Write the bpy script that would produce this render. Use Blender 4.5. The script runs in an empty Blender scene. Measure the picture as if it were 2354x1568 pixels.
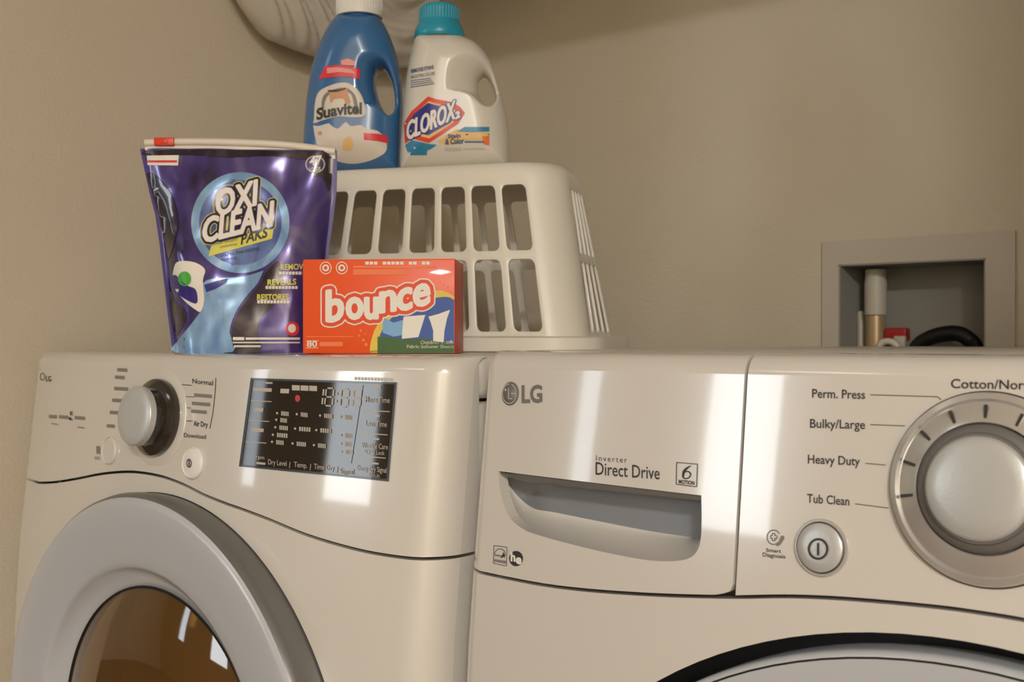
import bpy, bmesh, math, random
import numpy as np
from mathutils import Vector, Matrix, noise
from mathutils.geometry import tessellate_polygon
random.seed(4)
scene = bpy.context.scene
COL = scene.collection
R = math.radians

# ------------------------------------------------------------------ camera
FPX, CX, CY = 2600.0, 1177.0, 780.0          # focal length and horizon, in pixels of the 2354 px wide photograph
YAW = R(40.0)
CAM = Vector((0, 0, 0.989))
FWD = Vector((-math.sin(YAW), math.cos(YAW), 0))
RGT = Vector((math.cos(YAW), math.sin(YAW), 0))
UP = Vector((0, 0, 1))
cd = bpy.data.cameras.new('camera')
cam = bpy.data.objects.new('camera', cd)
COL.objects.link(cam)
cam.location = CAM
cam.rotation_euler = (R(90), 0, YAW)
cd.sensor_width = 36.0
cd.lens = FPX / 2354 * 36.0
cd.shift_y = (CY - 784.0) / 2354.0
cd.clip_start = 0.02
cd.dof.use_dof = True
cd.dof.focus_distance = 0.90
cd.dof.aperture_fstop = 13.0
scene.camera = cam

# ------------------------------------------------------------------ world, light, exposure
w = bpy.data.worlds.new('world')
scene.world = w
w.use_nodes = True
w.node_tree.nodes['Background'].inputs[0].default_value = (0.75, 0.85, 1.0, 1)
w.node_tree.nodes['Background'].inputs[1].default_value = 0.6
scene.view_settings.view_transform = 'Standard'
scene.view_settings.look = 'None'
scene.view_settings.gamma = 1.0
scene.view_settings.use_curve_mapping = False
scene.view_settings.exposure = 0.0

def area(name, loc, rot, sx, sy, power, color):
    l = bpy.data.lights.new(name, 'AREA')
    l.shape = 'RECTANGLE'
    l.size, l.size_y = sx, sy
    l.energy = power
    l.color = color
    o = bpy.data.objects.new(name, l)
    o.location = loc
    o.rotation_euler = rot
    COL.objects.link(o)
    return o
# two daylit windows in the far wall of the room, and the ceiling lamp
area('window_daylight', (-2.78, -3.03, 1.52), (R(90), 0, 0), 0.56, 1.06, 16, (0.90, 0.96, 1.0))
area('window_daylight', (-4.19, -3.03, 1.52), (R(90), 0, 0), 0.26, 1.06, 5, (0.82, 0.92, 1.0))
area('ceiling_lamp', (2.1, -2.2, 2.46), (0, 0, 0), 0.40, 0.40, 163, (1.0, 1.0, 1.03))
area('ceiling_lamp', (-1.7, -1.6, 2.46), (0, 0, 0), 0.5, 0.5, 3, (1.0, 0.97, 0.94))

# ------------------------------------------------------------------ materials
def mat(name, col, rough=0.5, metal=0.0, coat=0.0, var=0.0, vscale=6.0, bump=0.0, bscale=60.0, trans=0.0, sss=0.0, spec=0.5, ior=1.5, emit=0.0, aniso=None):
    m = bpy.data.materials.new(name)
    m.use_nodes = True
    nt = m.node_tree
    b = nt.nodes['Principled BSDF']
    c = tuple(col) + (1,)
    b.inputs['Base Color'].default_value = c
    b.inputs['Roughness'].default_value = rough
    b.inputs['Metallic'].default_value = metal
    b.inputs['Coat Weight'].default_value = coat
    b.inputs['Coat Roughness'].default_value = 0.04
    b.inputs['Transmission Weight'].default_value = trans
    b.inputs['Subsurface Weight'].default_value = sss
    b.inputs['Specular IOR Level'].default_value = spec
    b.inputs['IOR'].default_value = ior
    if emit:
        b.inputs['Emission Color'].default_value = c
        b.inputs['Emission Strength'].default_value = emit
    if var or bump:
        tc = nt.nodes.new('ShaderNodeTexCoord')
        n = nt.nodes.new('ShaderNodeTexNoise')
        n.inputs['Scale'].default_value = vscale
        n.inputs['Detail'].default_value = 4
        nt.links.new(tc.outputs['Object'], n.inputs['Vector'])
        if var:
            mx = nt.nodes.new('ShaderNodeMix')
            mx.data_type = 'RGBA'
            mx.inputs[6].default_value = tuple(max(0, k * (1 - var)) for k in col) + (1,)
            mx.inputs[7].default_value = tuple(min(1, k * (1 + var)) for k in col) + (1,)
            nt.links.new(n.outputs['Fac'], mx.inputs[0])
            nt.links.new(mx.outputs[2], b.inputs['Base Color'])
        if bump:
            n2 = nt.nodes.new('ShaderNodeTexNoise')
            n2.inputs['Scale'].default_value = bscale
            n2.inputs['Detail'].default_value = 3
            nt.links.new(tc.outputs['Object'], n2.inputs['Vector'])
            bp = nt.nodes.new('ShaderNodeBump')
            bp.inputs['Strength'].default_value = bump
            bp.inputs['Distance'].default_value = 0.01
            nt.links.new(n2.outputs['Fac'], bp.inputs['Height'])
            nt.links.new(bp.outputs['Normal'], b.inputs['Normal'])
    return m

def srgb(r, g, b):
    f = lambda c: (c / 255 / 12.92) if c / 255 <= 0.04045 else ((c / 255 + 0.055) / 1.055) ** 2.4
    return (f(r), f(g), f(b))

M = dict(
    wall=mat('wall_paint', srgb(206, 195, 173), 0.75, var=0.05, vscale=3, bump=0.12, bscale=220),
    ceil=mat('ceiling_paint', srgb(225, 218, 205), 0.9, var=0.03),
    floor=mat('floor_tile', srgb(120, 95, 70), 0.5, var=0.15, vscale=9),
    shelf=mat('shelf_white', srgb(215, 208, 195), 0.5, var=0.03),
    enamel=mat('white_enamel', srgb(209, 204, 194), 0.16, coat=1.0, var=0.012, vscale=4),
    enamel_side=mat('cabinet_enamel', srgb(205, 200, 190), 0.35, var=0.02, vscale=4),
    gap=mat('dark_gap', srgb(25, 23, 20), 0.6, var=0.1),
    silver=mat('silver_plastic', srgb(190, 193, 196), 0.3, metal=0.15, coat=0.2, var=0.03),
    silver_dark=mat('dark_silver', srgb(118, 116, 112), 0.35, metal=0.3, var=0.04),
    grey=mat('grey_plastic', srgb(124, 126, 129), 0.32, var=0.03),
    chrome=mat('chrome', srgb(208, 205, 198), 0.14, metal=0.6, var=0.02),
    capmetal=mat('brushed_cap', srgb(196, 197, 194), 0.34, metal=0.35, var=0.03, bump=0.03, bscale=400),
    black=mat('black_plastic', srgb(20, 19, 18), 0.25, coat=0.4, var=0.1),
    rubber=mat('black_rubber', srgb(12, 12, 12), 0.5, var=0.1),
    smoke=mat('smoked_plastic', srgb(42, 36, 28), 0.12, coat=0.8, var=0.15),
    screen=mat('display_glass', srgb(46, 39, 31), 0.05, coat=0.0, spec=0.45, var=0.1),
    brownglass=mat('brown_glass', srgb(176, 132, 66), 0.03, coat=0.5, trans=0.85, var=0.1),
    drum=mat('dryer_drum', srgb(196, 158, 84), 0.3, metal=0.5, var=0.3, vscale=14),
    ink=mat('dark_ink', srgb(48, 44, 40), 0.45, var=0.1),
    greyink=mat('grey_ink', srgb(128, 122, 112), 0.45, var=0.1),
    logo=mat('grey_logo', srgb(118, 114, 106), 0.35, metal=0.2, var=0.05),
    palegrey=mat('pale_ink', srgb(188, 182, 170), 0.45, var=0.05),
    basket=mat('white_basket_plastic', srgb(226, 219, 203), 0.35, coat=0.1, var=0.015, sss=0.05),
    bluepl=mat('blue_bottle_plastic', srgb(58, 108, 158), 0.22, coat=0.35, var=0.08, vscale=8),
    whitepl=mat('white_bottle_plastic', srgb(212, 207, 194), 0.3, coat=0.15, var=0.02),
    teal=mat('teal_cap_plastic', srgb(32, 148, 172), 0.3, coat=0.2, var=0.06),
    whitecap=mat('white_cap_plastic', srgb(226, 223, 214), 0.4, var=0.03),
    bag=mat('crumpled_plastic', srgb(198, 191, 177), 0.32, coat=0.2, var=0.1, vscale=10, sss=0.0),
    brass=mat('brass_fitting', srgb(190, 165, 125), 0.35, metal=0.4, var=0.1),
    recess=mat('shaded_recess_plastic', srgb(150, 148, 138), 0.6, var=0.05),  # greyer than the faceplate: the recess's shade is put into its colour
    pinksheen=mat('pink_sheen', srgb(232, 150, 140), 0.45, var=0.12, vscale=60),
    plate=mat('outlet_box_plastic', srgb(192, 184, 167), 0.5, var=0.03),
    orange=mat('orange_carton', srgb(232, 84, 24), 0.42, coat=0.1, var=0.04),
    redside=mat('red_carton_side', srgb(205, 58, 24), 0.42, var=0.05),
    white=mat('white_print', srgb(228, 222, 208), 0.45, var=0.03),
    yellow=mat('yellow_print', srgb(222, 190, 70), 0.45, var=0.08),
    lime=mat('yellow_green_print', srgb(214, 208, 92), 0.4, var=0.06),
    blue=mat('blue_print', srgb(52, 84, 155), 0.42, var=0.15, vscale=20),
    green=mat('green_print', srgb(58, 92, 38), 0.45, var=0.25, vscale=40),
    red=mat('red_print', srgb(215, 52, 62), 0.4, var=0.08),
    redor=mat('red_orange_print', srgb(218, 62, 28), 0.4, var=0.08),
    carton_red=mat('carton_red', srgb(222, 66, 20), 0.42, coat=0.1, var=0.04),
    navy=mat('navy_print', srgb(38, 40, 130), 0.4, var=0.1),
    sky=mat('sky_print', srgb(120, 165, 205), 0.4, var=0.12, vscale=30),
    tealp=mat('teal_print', srgb(45, 130, 165), 0.4, var=0.25, vscale=50),
    peach=mat('peach_print', srgb(205, 150, 110), 0.5, var=0.2, vscale=60),
    cloud=mat('cloud_print', srgb(215, 205, 188), 0.45, var=0.1, vscale=40),
    inkblue=mat('blue_ink', srgb(60, 85, 120), 0.5, var=0.2, vscale=80),
    tan=mat('tan_print', srgb(225, 185, 120), 0.45, var=0.12, vscale=50),
    orangep=mat('orange_print', srgb(226, 112, 40), 0.45, var=0.1, vscale=30),
    orangel=mat('light_orange_print', srgb(238, 120, 70), 0.45, var=0.05),
    purple=mat('purple_foil', srgb(62, 48, 118), 0.2, metal=0.35, coat=0.5, var=0.45, vscale=16, bump=0.0),
    purpledark=mat('dark_foil', srgb(38, 30, 48), 0.18, metal=0.4, coat=0.5, var=0.4, vscale=20),
    violet=mat('violet_edge', srgb(48, 34, 122), 0.3, coat=0.3, var=0.1),
    foilblue=mat('blue_foil', srgb(88, 112, 172), 0.25, metal=0.2, coat=0.4, var=0.25, vscale=30),
    foilsky=mat('light_blue_foil', srgb(132, 172, 210), 0.25, metal=0.15, coat=0.4, var=0.2, vscale=40),
    greenp=mat('green_spot', srgb(70, 165, 50), 0.4, var=0.1),
    zip=mat('zip_plastic', srgb(222, 212, 195), 0.35, coat=0.2, var=0.04),
    redvalve=mat('red_valve', srgb(170, 28, 20), 0.4, var=0.1),
    lcd=mat('display_ink', srgb(184, 176, 162), 0.5, var=0.1),
    lcdbright=mat('display_white', srgb(205, 200, 188), 0.5, var=0.05),
    lcddim=mat('display_dim', srgb(88, 80, 68), 0.4, var=0.1),
    redlamp=mat('red_lamp', srgb(190, 30, 28), 0.4, var=0.1),
)

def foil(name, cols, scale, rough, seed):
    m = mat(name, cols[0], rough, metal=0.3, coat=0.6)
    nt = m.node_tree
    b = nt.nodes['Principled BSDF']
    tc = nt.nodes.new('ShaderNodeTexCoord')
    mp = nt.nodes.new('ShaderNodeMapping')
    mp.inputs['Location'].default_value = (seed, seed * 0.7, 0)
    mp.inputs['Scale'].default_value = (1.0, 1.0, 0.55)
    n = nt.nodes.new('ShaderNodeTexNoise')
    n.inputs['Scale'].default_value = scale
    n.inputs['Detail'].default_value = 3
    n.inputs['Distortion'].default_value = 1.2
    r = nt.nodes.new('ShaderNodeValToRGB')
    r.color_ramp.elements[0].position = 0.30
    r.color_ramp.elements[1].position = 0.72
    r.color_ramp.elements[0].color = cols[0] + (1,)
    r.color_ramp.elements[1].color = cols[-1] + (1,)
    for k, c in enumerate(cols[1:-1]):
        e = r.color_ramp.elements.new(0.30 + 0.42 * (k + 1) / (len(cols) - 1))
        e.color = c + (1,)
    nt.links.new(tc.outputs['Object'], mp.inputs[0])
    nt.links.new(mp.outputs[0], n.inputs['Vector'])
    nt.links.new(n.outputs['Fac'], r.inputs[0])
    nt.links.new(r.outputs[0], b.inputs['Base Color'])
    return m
M['purple'] = foil('purple_foil', [srgb(40, 30, 66), srgb(66, 52, 118), srgb(84, 70, 132), srgb(124, 116, 152)], 16, 0.24, 2.0)  # dark and lavender patches paint reflections into the foil's colour
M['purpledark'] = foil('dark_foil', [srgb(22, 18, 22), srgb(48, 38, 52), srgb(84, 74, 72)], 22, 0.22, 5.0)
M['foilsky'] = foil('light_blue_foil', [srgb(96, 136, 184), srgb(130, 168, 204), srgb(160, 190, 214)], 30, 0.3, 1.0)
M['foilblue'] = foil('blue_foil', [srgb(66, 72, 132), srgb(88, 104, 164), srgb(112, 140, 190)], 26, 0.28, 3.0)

# ------------------------------------------------------------------ object helpers
def rootloc(o):
    p = Vector((0, 0, 0))
    while o is not None:
        p += o.location
        o = o.parent
    return p

def link(name, me, m, parent=None, smooth=True):
    o = bpy.data.objects.new(name, me)
    COL.objects.link(o)
    if m is not None:
        for k in (m if isinstance(m, (list, tuple)) else [m]):
            me.materials.append(k)
    if parent is not None:
        me.transform(Matrix.Translation(-rootloc(parent)))
        o.parent = parent
    return o

def obj(name, bm, m, parent=None, smooth=True, ang=40):
    me = bpy.data.meshes.new(name)
    bmesh.ops.recalc_face_normals(bm, faces=bm.faces)
    bm.to_mesh(me)
    bm.free()
    if smooth:
        for p in me.polygons:
            p.use_smooth = True
        me.set_sharp_from_angle(angle=R(ang))
    return link(name, me, m, parent)

def thing(name, label, cat, loc, group=None):
    o = bpy.data.objects.new(name, None)
    o.empty_display_size = 0.05
    COL.objects.link(o)
    o.location = loc
    o['label'] = label
    o['category'] = cat
    if group:
        o['group'] = group
    return o

def tag(o, label, cat, group=None):
    o['label'] = label
    o['category'] = cat
    if group:
        o['group'] = group
    return o

def add_box(bm, lo, hi, bevel=0.0, seg=2, Mx=None):
    g = bmesh.ops.create_cube(bm, size=1.0)
    vs = g['verts']
    for v in vs:
        v.co = Vector(((lo[i] + hi[i]) / 2 + v.co[i] * (hi[i] - lo[i]) for i in range(3)))
    if bevel:
        es = list({e for v in vs for e in v.link_edges})
        r = bmesh.ops.bevel(bm, geom=es, offset=bevel, segments=seg, affect='EDGES', profile=0.5)
        vs = list({v for f in r['faces'] for v in f.verts} | {v for v in vs if v.is_valid})
    if Mx is not None:
        done = set()
        for v in vs:
            if v.is_valid and v not in done:
                v.co = Mx @ v.co
                done.add(v)
    return vs

def box(name, lo, hi, m, parent=None, bevel=0.0, seg=2, Mx=None):
    bm = bmesh.new()
    add_box(bm, lo, hi, bevel, seg, None)
    if Mx is not None:
        bm.transform(Mx)
    return obj(name, bm, m, parent)

def frame_of(N, up=Vector((0, 0, 1))):
    N = N.normalized()
    if abs(N.dot(up)) > 0.99:
        up = Vector((0, 1, 0))
    U = up.cross(N).normalized()      # N faces the viewer, U to the viewer's right
    V = N.cross(U)
    return U, V, N

def add_lathe(bm, O, N, prof, n=64, close=False):
    """prof: list of (radius, height along N)"""
    U, V, N = frame_of(N)
    rings = []
    for r, h in prof:
        if r < 1e-6:
            rings.append([bm.verts.new(O + N * h)])
        else:
            rings.append([bm.verts.new(O + N * h + (U * math.cos(2 * math.pi * k / n) + V * math.sin(2 * math.pi * k / n)) * r) for k in range(n)])
    pairs = list(zip(rings, rings[1:]))
    if close:
        pairs.append((rings[-1], rings[0]))
    for a, b in pairs:
        for k in range(n):
            k2 = (k + 1) % n
            if len(a) == 1 and len(b) == 1:
                continue
            if len(a) == 1:
                bm.faces.new((a[0], b[k], b[k2]))
            elif len(b) == 1:
                bm.faces.new((a[k], a[k2], b[0]))
            else:
                bm.faces.new((a[k], a[k2], b[k2], b[k]))

def lathe(name, O, N, prof, m, parent=None, n=64, close=False, ang=40):
    bm = bmesh.new()
    add_lathe(bm, O, N, prof, n, close)
    return obj(name, bm, m, parent, ang=ang)

def add_tube(bm, pts, r, n=12):
    pts = [Vector(p) for p in pts]
    rad = r if isinstance(r, (list, tuple)) else [r] * len(pts)
    rings = []
    ref = Vector((0.13, 0.2, 0.97))
    for i, p in enumerate(pts):
        t = (pts[min(i + 1, len(pts) - 1)] - pts[max(i - 1, 0)]).normalized()
        a = t.cross(ref)
        if a.length < 1e-3:
            a = t.cross(Vector((1, 0, 0)))
        a.normalize()
        b = t.cross(a)
        rings.append([bm.verts.new(p + (a * math.cos(2 * math.pi * k / n) + b * math.sin(2 * math.pi * k / n)) * rad[i]) for k in range(n)])
    for a, b in zip(rings, rings[1:]):
        for k in range(n):
            bm.faces.new((a[k], a[(k + 1) % n], b[(k + 1) % n], b[k]))
    bm.faces.new(rings[0])
    bm.faces.new(rings[-1][::-1])

def spline(pts, n=8):
    pts = [Vector(p) for p in pts]
    out = []
    for i in range(len(pts) - 1):
        p0, p1, p2, p3 = pts[max(i - 1, 0)], pts[i], pts[i + 1], pts[min(i + 2, len(pts) - 1)]
        for k in range(n):
            t = k / n
            out.append(0.5 * ((2 * p1) + (p2 - p0) * t + (2 * p0 - 5 * p1 + 4 * p2 - p3) * t * t + (3 * p1 - p0 - 3 * p2 + p3) * t ** 3))
    out.append(pts[-1])
    return out

def spl2(pts, n=6):
    return [(v.x, v.y) for v in spline([Vector((x, y, 0)) for x, y in pts], n)]

def ray(px, py):
    return (FWD + RGT * ((px - CX) / FPX) + UP * ((CY - py) / FPX))

def at_depth(px, py, d):
    return CAM + ray(px, py) * d

def proj(P):
    q = P - CAM
    d = q.dot(FWD)
    return CX + FPX * q.dot(RGT) / d, CY - FPX * q.z / d

# ---- a surface: plane (O; U right, V up, N to the viewer) with a height field h(u, v) along N
class Surf:
    def __init__(s, O, U, V, N, h=lambda u, v: 0.0):
        s.O, s.U, s.V, s.N, s.h = O, U, V, N, h
    def pt(s, u, v, off=0.0):
        return s.O + s.U * u + s.V * v + s.N * (s.h(u, v) + off)
    def uv(s, px, py):
        d = ray(px, py)
        dn = d.dot(s.N)
        hh, u, v = 0.0, 0.0, 0.0
        for _ in range(14):
            t = ((s.O + s.N * hh) - CAM).dot(s.N) / dn
            q = CAM + d * t - s.O
            u, v = q.dot(s.U), q.dot(s.V)
            h2 = s.h(u, v)
            if abs(h2 - hh) < 1e-6:
                break
            hh = hh * 0.3 + h2 * 0.7
        return u, v
    def at(s, px, py, off=0.0):
        u, v = s.uv(px, py)
        return s.pt(u, v, off)
    def nrm(s, u, v, e=4e-4):
        a = (s.h(u + e, v) - s.h(u - e, v)) / (2 * e)
        b = (s.h(u, v + e) - s.h(u, v - e)) / (2 * e)
        return (s.N - s.U * a - s.V * b).normalized()

# ---- flat print: text and polygons laid on a surface
_tm = {}
def text_mesh(s, bold=0.0, spacing=1.0):
    key = (s, round(bold, 4), spacing)
    if key not in _tm:
        c = bpy.data.curves.new('t', 'FONT')
        c.body = s
        c.offset = bold
        c.resolution_u = 3
        c.space_character = spacing
        o = bpy.data.objects.new('t', c)
        COL.objects.link(o)
        dg = bpy.context.evaluated_depsgraph_get()
        me = bpy.data.meshes.new_from_object(o.evaluated_get(dg))
        vs = [(v.co.x, v.co.y) for v in me.vertices]
        fs = [tuple(p.vertices) for p in me.polygons]
        bpy.data.objects.remove(o)
        bpy.data.curves.remove(c)
        bpy.data.meshes.remove(me)
        _tm[key] = (vs, fs)
    return _tm[key]

class Print:
    def __init__(s, surf, off=0.0003, grid=None):
        s.S, s.off, s.grid = surf, off, grid
        s.bm = bmesh.new()
        s.gl = s.bm.faces.layers.int.new('g')
        s.g = 0
    def mark(s):
        s.g += 1
        for f in s.bm.faces:
            if f[s.gl] == 0:
                f[s.gl] = s.g
    def text(s, txt, a, b, H, bold=0.02, shear=0.0, box=None, spacing=1.0, arc=0.0):
        """a, b: baseline ends (left, right) in photo pixels; H: cap height in pixels"""
        vs, fs = text_mesh(txt, bold, spacing)
        v0, _ = text_mesh(txt, 0.0, spacing)
        if not vs:
            return
        x0, x1 = min(v[0] for v in v0), max(v[0] for v in v0)
        cap = 0.69
        pts = []
        for x, y in vs:
            t = (x - x0) / (x1 - x0)
            hh = y / cap * H
            pts.append((a[0] + (b[0] - a[0]) * t + shear * hh, a[1] + (b[1] - a[1]) * t - hh - arc * 4 * t * (1 - t)))
        bv = [s.bm.verts.new((p[0], p[1], 0)) for p in pts]
        for f in fs:
            try:
                s.bm.faces.new([bv[i] for i in f])
            except ValueError:
                pass
        s.mark()
    def swollen(s, specs, r, step=1.4):
        """the union of several texts (txt, a, b, H, shear), grown by r pixels, with no overlapping faces"""
        V, tris = [], []
        for txt, a, b, H, shear in specs:
            vs, fs = text_mesh(txt, 0.0)
            x0, x1 = min(v[0] for v in vs), max(v[0] for v in vs)
            k = len(V)
            for x, y in vs:
                t, hh = (x - x0) / (x1 - x0), y / 0.69 * H
                V.append((a[0] + (b[0] - a[0]) * t + shear * hh, a[1] + (b[1] - a[1]) * t - hh))
            for f in fs:
                for i in range(1, len(f) - 1):
                    tris.append((f[0] + k, f[i] + k, f[i + 1] + k))
        V = np.array(V)
        cnt = {}
        for t in tris:
            for e in ((t[0], t[1]), (t[1], t[2]), (t[2], t[0])):
                e = tuple(sorted(e)); cnt[e] = cnt.get(e, 0) + 1
        lo, hi = V.min(0) - r - 3 * step, V.max(0) + r + 3 * step
        gx, gy = np.arange(lo[0], hi[0], step), np.arange(lo[1], hi[1], step)
        X, Y = np.meshgrid(gx, gy, indexing='ij')
        d = np.full(X.shape, 1e9)
        for (i, j), c in cnt.items():
            if c == 1:
                a, e = V[i], V[j] - V[i]
                t = np.clip(((X - a[0]) * e[0] + (Y - a[1]) * e[1]) / (e @ e + 1e-12), 0, 1)
                d = np.minimum(d, np.hypot(X - a[0] - e[0] * t, Y - a[1] - e[1] * t))
        ins = np.zeros(X.shape, bool)
        for t in tris:
            A, B, C = V[t[0]], V[t[1]], V[t[2]]
            c1 = (B[0] - A[0]) * (Y - A[1]) - (B[1] - A[1]) * (X - A[0])
            c2 = (C[0] - B[0]) * (Y - B[1]) - (C[1] - B[1]) * (X - B[0])
            c3 = (A[0] - C[0]) * (Y - C[1]) - (A[1] - C[1]) * (X - C[0])
            ins |= ((c1 >= 0) & (c2 >= 0) & (c3 >= 0)) | ((c1 <= 0) & (c2 <= 0) & (c3 <= 0))
        f = np.where(ins, -d, d) - r
        vc = {}
        def vert(key, x, y):
            if key not in vc:
                vc[key] = s.bm.verts.new((x, y, 0))
            return vc[key]
        for i in range(len(gx) - 1):
            for j in range(len(gy) - 1):
                cs = ((i, j), (i + 1, j), (i + 1, j + 1), (i, j + 1))
                if min(f[c] for c in cs) >= 0:
                    continue
                out = []
                for q in range(4):
                    p0, p1 = cs[q], cs[(q + 1) % 4]
                    if f[p0] < 0:
                        out.append(vert(p0, gx[p0[0]], gy[p0[1]]))
                    if (f[p0] < 0) != (f[p1] < 0):
                        t = f[p0] / (f[p0] - f[p1])
                        out.append(vert(tuple(sorted((p0, p1))), gx[p0[0]] + (gx[p1[0]] - gx[p0[0]]) * t, gy[p0[1]] + (gy[p1[1]] - gy[p0[1]]) * t))
                if len(out) > 2:
                    s.bm.faces.new(out)
        s.mark()
    def poly(s, *loops, mark=True):
        ls = [[Vector((x, y, 0)) for x, y in l] for l in loops]
        flat = [v for l in ls for v in l]
        bv = [s.bm.verts.new(v) for v in flat]
        for t in tessellate_polygon(ls):
            try:
                s.bm.faces.new([bv[i] for i in t])
            except ValueError:
                pass
        if mark:
            s.mark()
    def rect(s, x0, y0, x1, y1, slope=0.0):
        s.poly([(x0, y0), (x1, y0 + slope * (x1 - x0)), (x1, y1 + slope * (x1 - x0)), (x0, y1)])
    def line(s, pts, wd):
        for p, q in zip(pts, pts[1:]):
            d = Vector((q[0] - p[0], q[1] - p[1]))
            n = Vector((-d.y, d.x)).normalized() * wd / 2
            s.poly([(p[0] + n.x, p[1] + n.y), (q[0] + n.x, q[1] + n.y), (q[0] - n.x, q[1] - n.y), (p[0] - n.x, p[1] - n.y)], mark=False)
        s.mark()
    def ell(s, cx, cy, rx, ry, inner=None, n=40, rot=0.0, a0=0, a1=360):
        def L(rx, ry):
            o = []
            for k in range(n + 1 if a1 - a0 < 360 else n):
                t = R(a0 + (a1 - a0) * k / n)
                x, y = rx * math.cos(t), ry * math.sin(t)
                o.append((cx + x * math.cos(rot) - y * math.sin(rot), cy + x * math.sin(rot) + y * math.cos(rot)))
            return o
        if inner is None:
            s.poly(L(rx, ry))
        else:
            A, B = L(rx, ry), L(rx * inner, ry * inner)
            m = len(A)
            va = [s.bm.verts.new((x, y, 0)) for x, y in A]
            vb = [s.bm.verts.new((x, y, 0)) for x, y in B]
            for k in range(m if a1 - a0 >= 360 else m - 1):
                k2 = (k + 1) % m
                s.bm.faces.new((va[k], va[k2], vb[k2], vb[k]))
            s.mark()
    def build(s, name, m, parent, stuff=False):
        if s.grid:
            xs = [v.co.x for v in s.bm.verts]
            ys = [v.co.y for v in s.bm.verts]
            for lo, hi, ax in ((min(xs), max(xs), 0), (min(ys), max(ys), 1)):
                c = (math.floor(lo / s.grid) + 1) * s.grid
                while c < hi:
                    no = (1, 0, 0) if ax == 0 else (0, 1, 0)
                    co = (c, 0, 0) if ax == 0 else (0, c, 0)
                    bmesh.ops.bisect_plane(s.bm, geom=s.bm.verts[:] + s.bm.edges[:] + s.bm.faces[:], plane_co=co, plane_no=no, dist=1e-5)
                    c += s.grid
        bmesh.ops.triangulate(s.bm, faces=s.bm.faces)
        nrm = []
        for v in s.bm.verts:
            u, vv = s.S.uv(v.co.x, v.co.y)
            v.co = s.S.pt(u, vv, s.off)
            nrm.append(s.S.nrm(u, vv))
        s.bm.normal_update()
        s.bm.verts.index_update()
        for f in s.bm.faces:
            if f.normal.dot(s.S.N) < 0:
                f.normal_flip()
        groups = {}
        for f in s.bm.faces:
            groups.setdefault(0 if stuff else f[s.gl], []).append([v.index for v in f.verts])
        co = [v.co.copy() for v in s.bm.verts]
        s.bm.free()
        first = None
        for gk in sorted(groups):
            used = sorted({i for f in groups[gk] for i in f})
            mp = {i: k for k, i in enumerate(used)}
            me = bpy.data.meshes.new(name)
            me.from_pydata([tuple(co[i]) for i in used], [], [[mp[i] for i in f] for f in groups[gk]])
            for p in me.polygons:
                p.use_smooth = True
            me.normals_split_custom_set_from_vertices([nrm[i] for i in used])
            o = link(name, me, m, parent)
            if stuff:
                o['kind'] = 'stuff'
            first = first or o
        return first

# ---- trimmed patch of a surface, with lips running back from its edges
def patch(name, loops, ucuts, vcuts, S, m, parent, back):
    """loops in (u, v); back(u, v) -> how far the lip at that edge point runs back along -N (0 = none)"""
    bm = bmesh.new()
    ls = [[Vector((u, v, 0)) for u, v in l] for l in loops]
    flat = [v for l in ls for v in l]
    bv = [bm.verts.new(v) for v in flat]
    for t in tessellate_polygon(ls):
        try:
            bm.faces.new([bv[i] for i in t])
        except ValueError:
            pass
    for cs, ax in ((ucuts, 0), (vcuts, 1)):
        for c in cs:
            bmesh.ops.bisect_plane(bm, geom=bm.verts[:] + bm.edges[:] + bm.faces[:], plane_co=(c, 0, 0) if ax == 0 else (0, c, 0),
                                   plane_no=(1, 0, 0) if ax == 0 else (0, 1, 0), dist=1e-6)
    bmesh.ops.remove_doubles(bm, verts=bm.verts, dist=1e-6)
    bmesh.ops.triangulate(bm, faces=bm.faces)
    bm.verts.index_update()
    nv = len(bm.verts)
    V, Nn, F = [], [], []
    uv = []
    for v in bm.verts:
        uv.append((v.co.x, v.co.y))
        V.append(S.pt(v.co.x, v.co.y))
        Nn.append(S.nrm(v.co.x, v.co.y))
    for f in bm.faces:
        idx = [v.index for v in f.verts]
        if f.normal.z < 0:
            idx.reverse()
        F.append(idx)
    for e in bm.edges:
        if len(e.link_faces) == 1:
            a, b = e.verts[0].index, e.verts[1].index
            ba, bb = back(*uv[a]), back(*uv[b])
            if ba <= 0 and bb <= 0:
                continue
            c = e.link_faces[0].calc_center_median()
            d = Vector((uv[b][0] - uv[a][0], uv[b][1] - uv[a][1], 0))
            out = Vector((d.y, -d.x, 0)).normalized()
            mid = (Vector((*uv[a], 0)) + Vector((*uv[b], 0))) / 2
            if out.dot(mid - c) < 0:
                out = -out
            n3 = S.U * out.x + S.V * out.y
            k = len(V)
            for i, bk in ((a, ba), (b, bb)):
                V.append(V[i].copy())
                V.append(V[i] - S.N * bk)
                Nn += [n3, n3]
            F.append([k, k + 1, k + 3, k + 2])
    bm.free()
    me = bpy.data.meshes.new(name)
    me.from_pydata([tuple(v) for v in V], [], F)
    # make face windings agree with the given normals
    bm = bmesh.new()
    bm.from_mesh(me)
    bm.normal_update()
    bm.verts.ensure_lookup_table()
    for f in bm.faces:
        if f.normal.dot(Nn[f.verts[0].index]) < 0:
            f.normal_flip()
    bm.to_mesh(me)
    bm.free()
    for p in me.polygons:
        p.use_smooth = True
    me.normals_split_custom_set_from_vertices(Nn)
    return link(name, me, m, parent)

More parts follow.
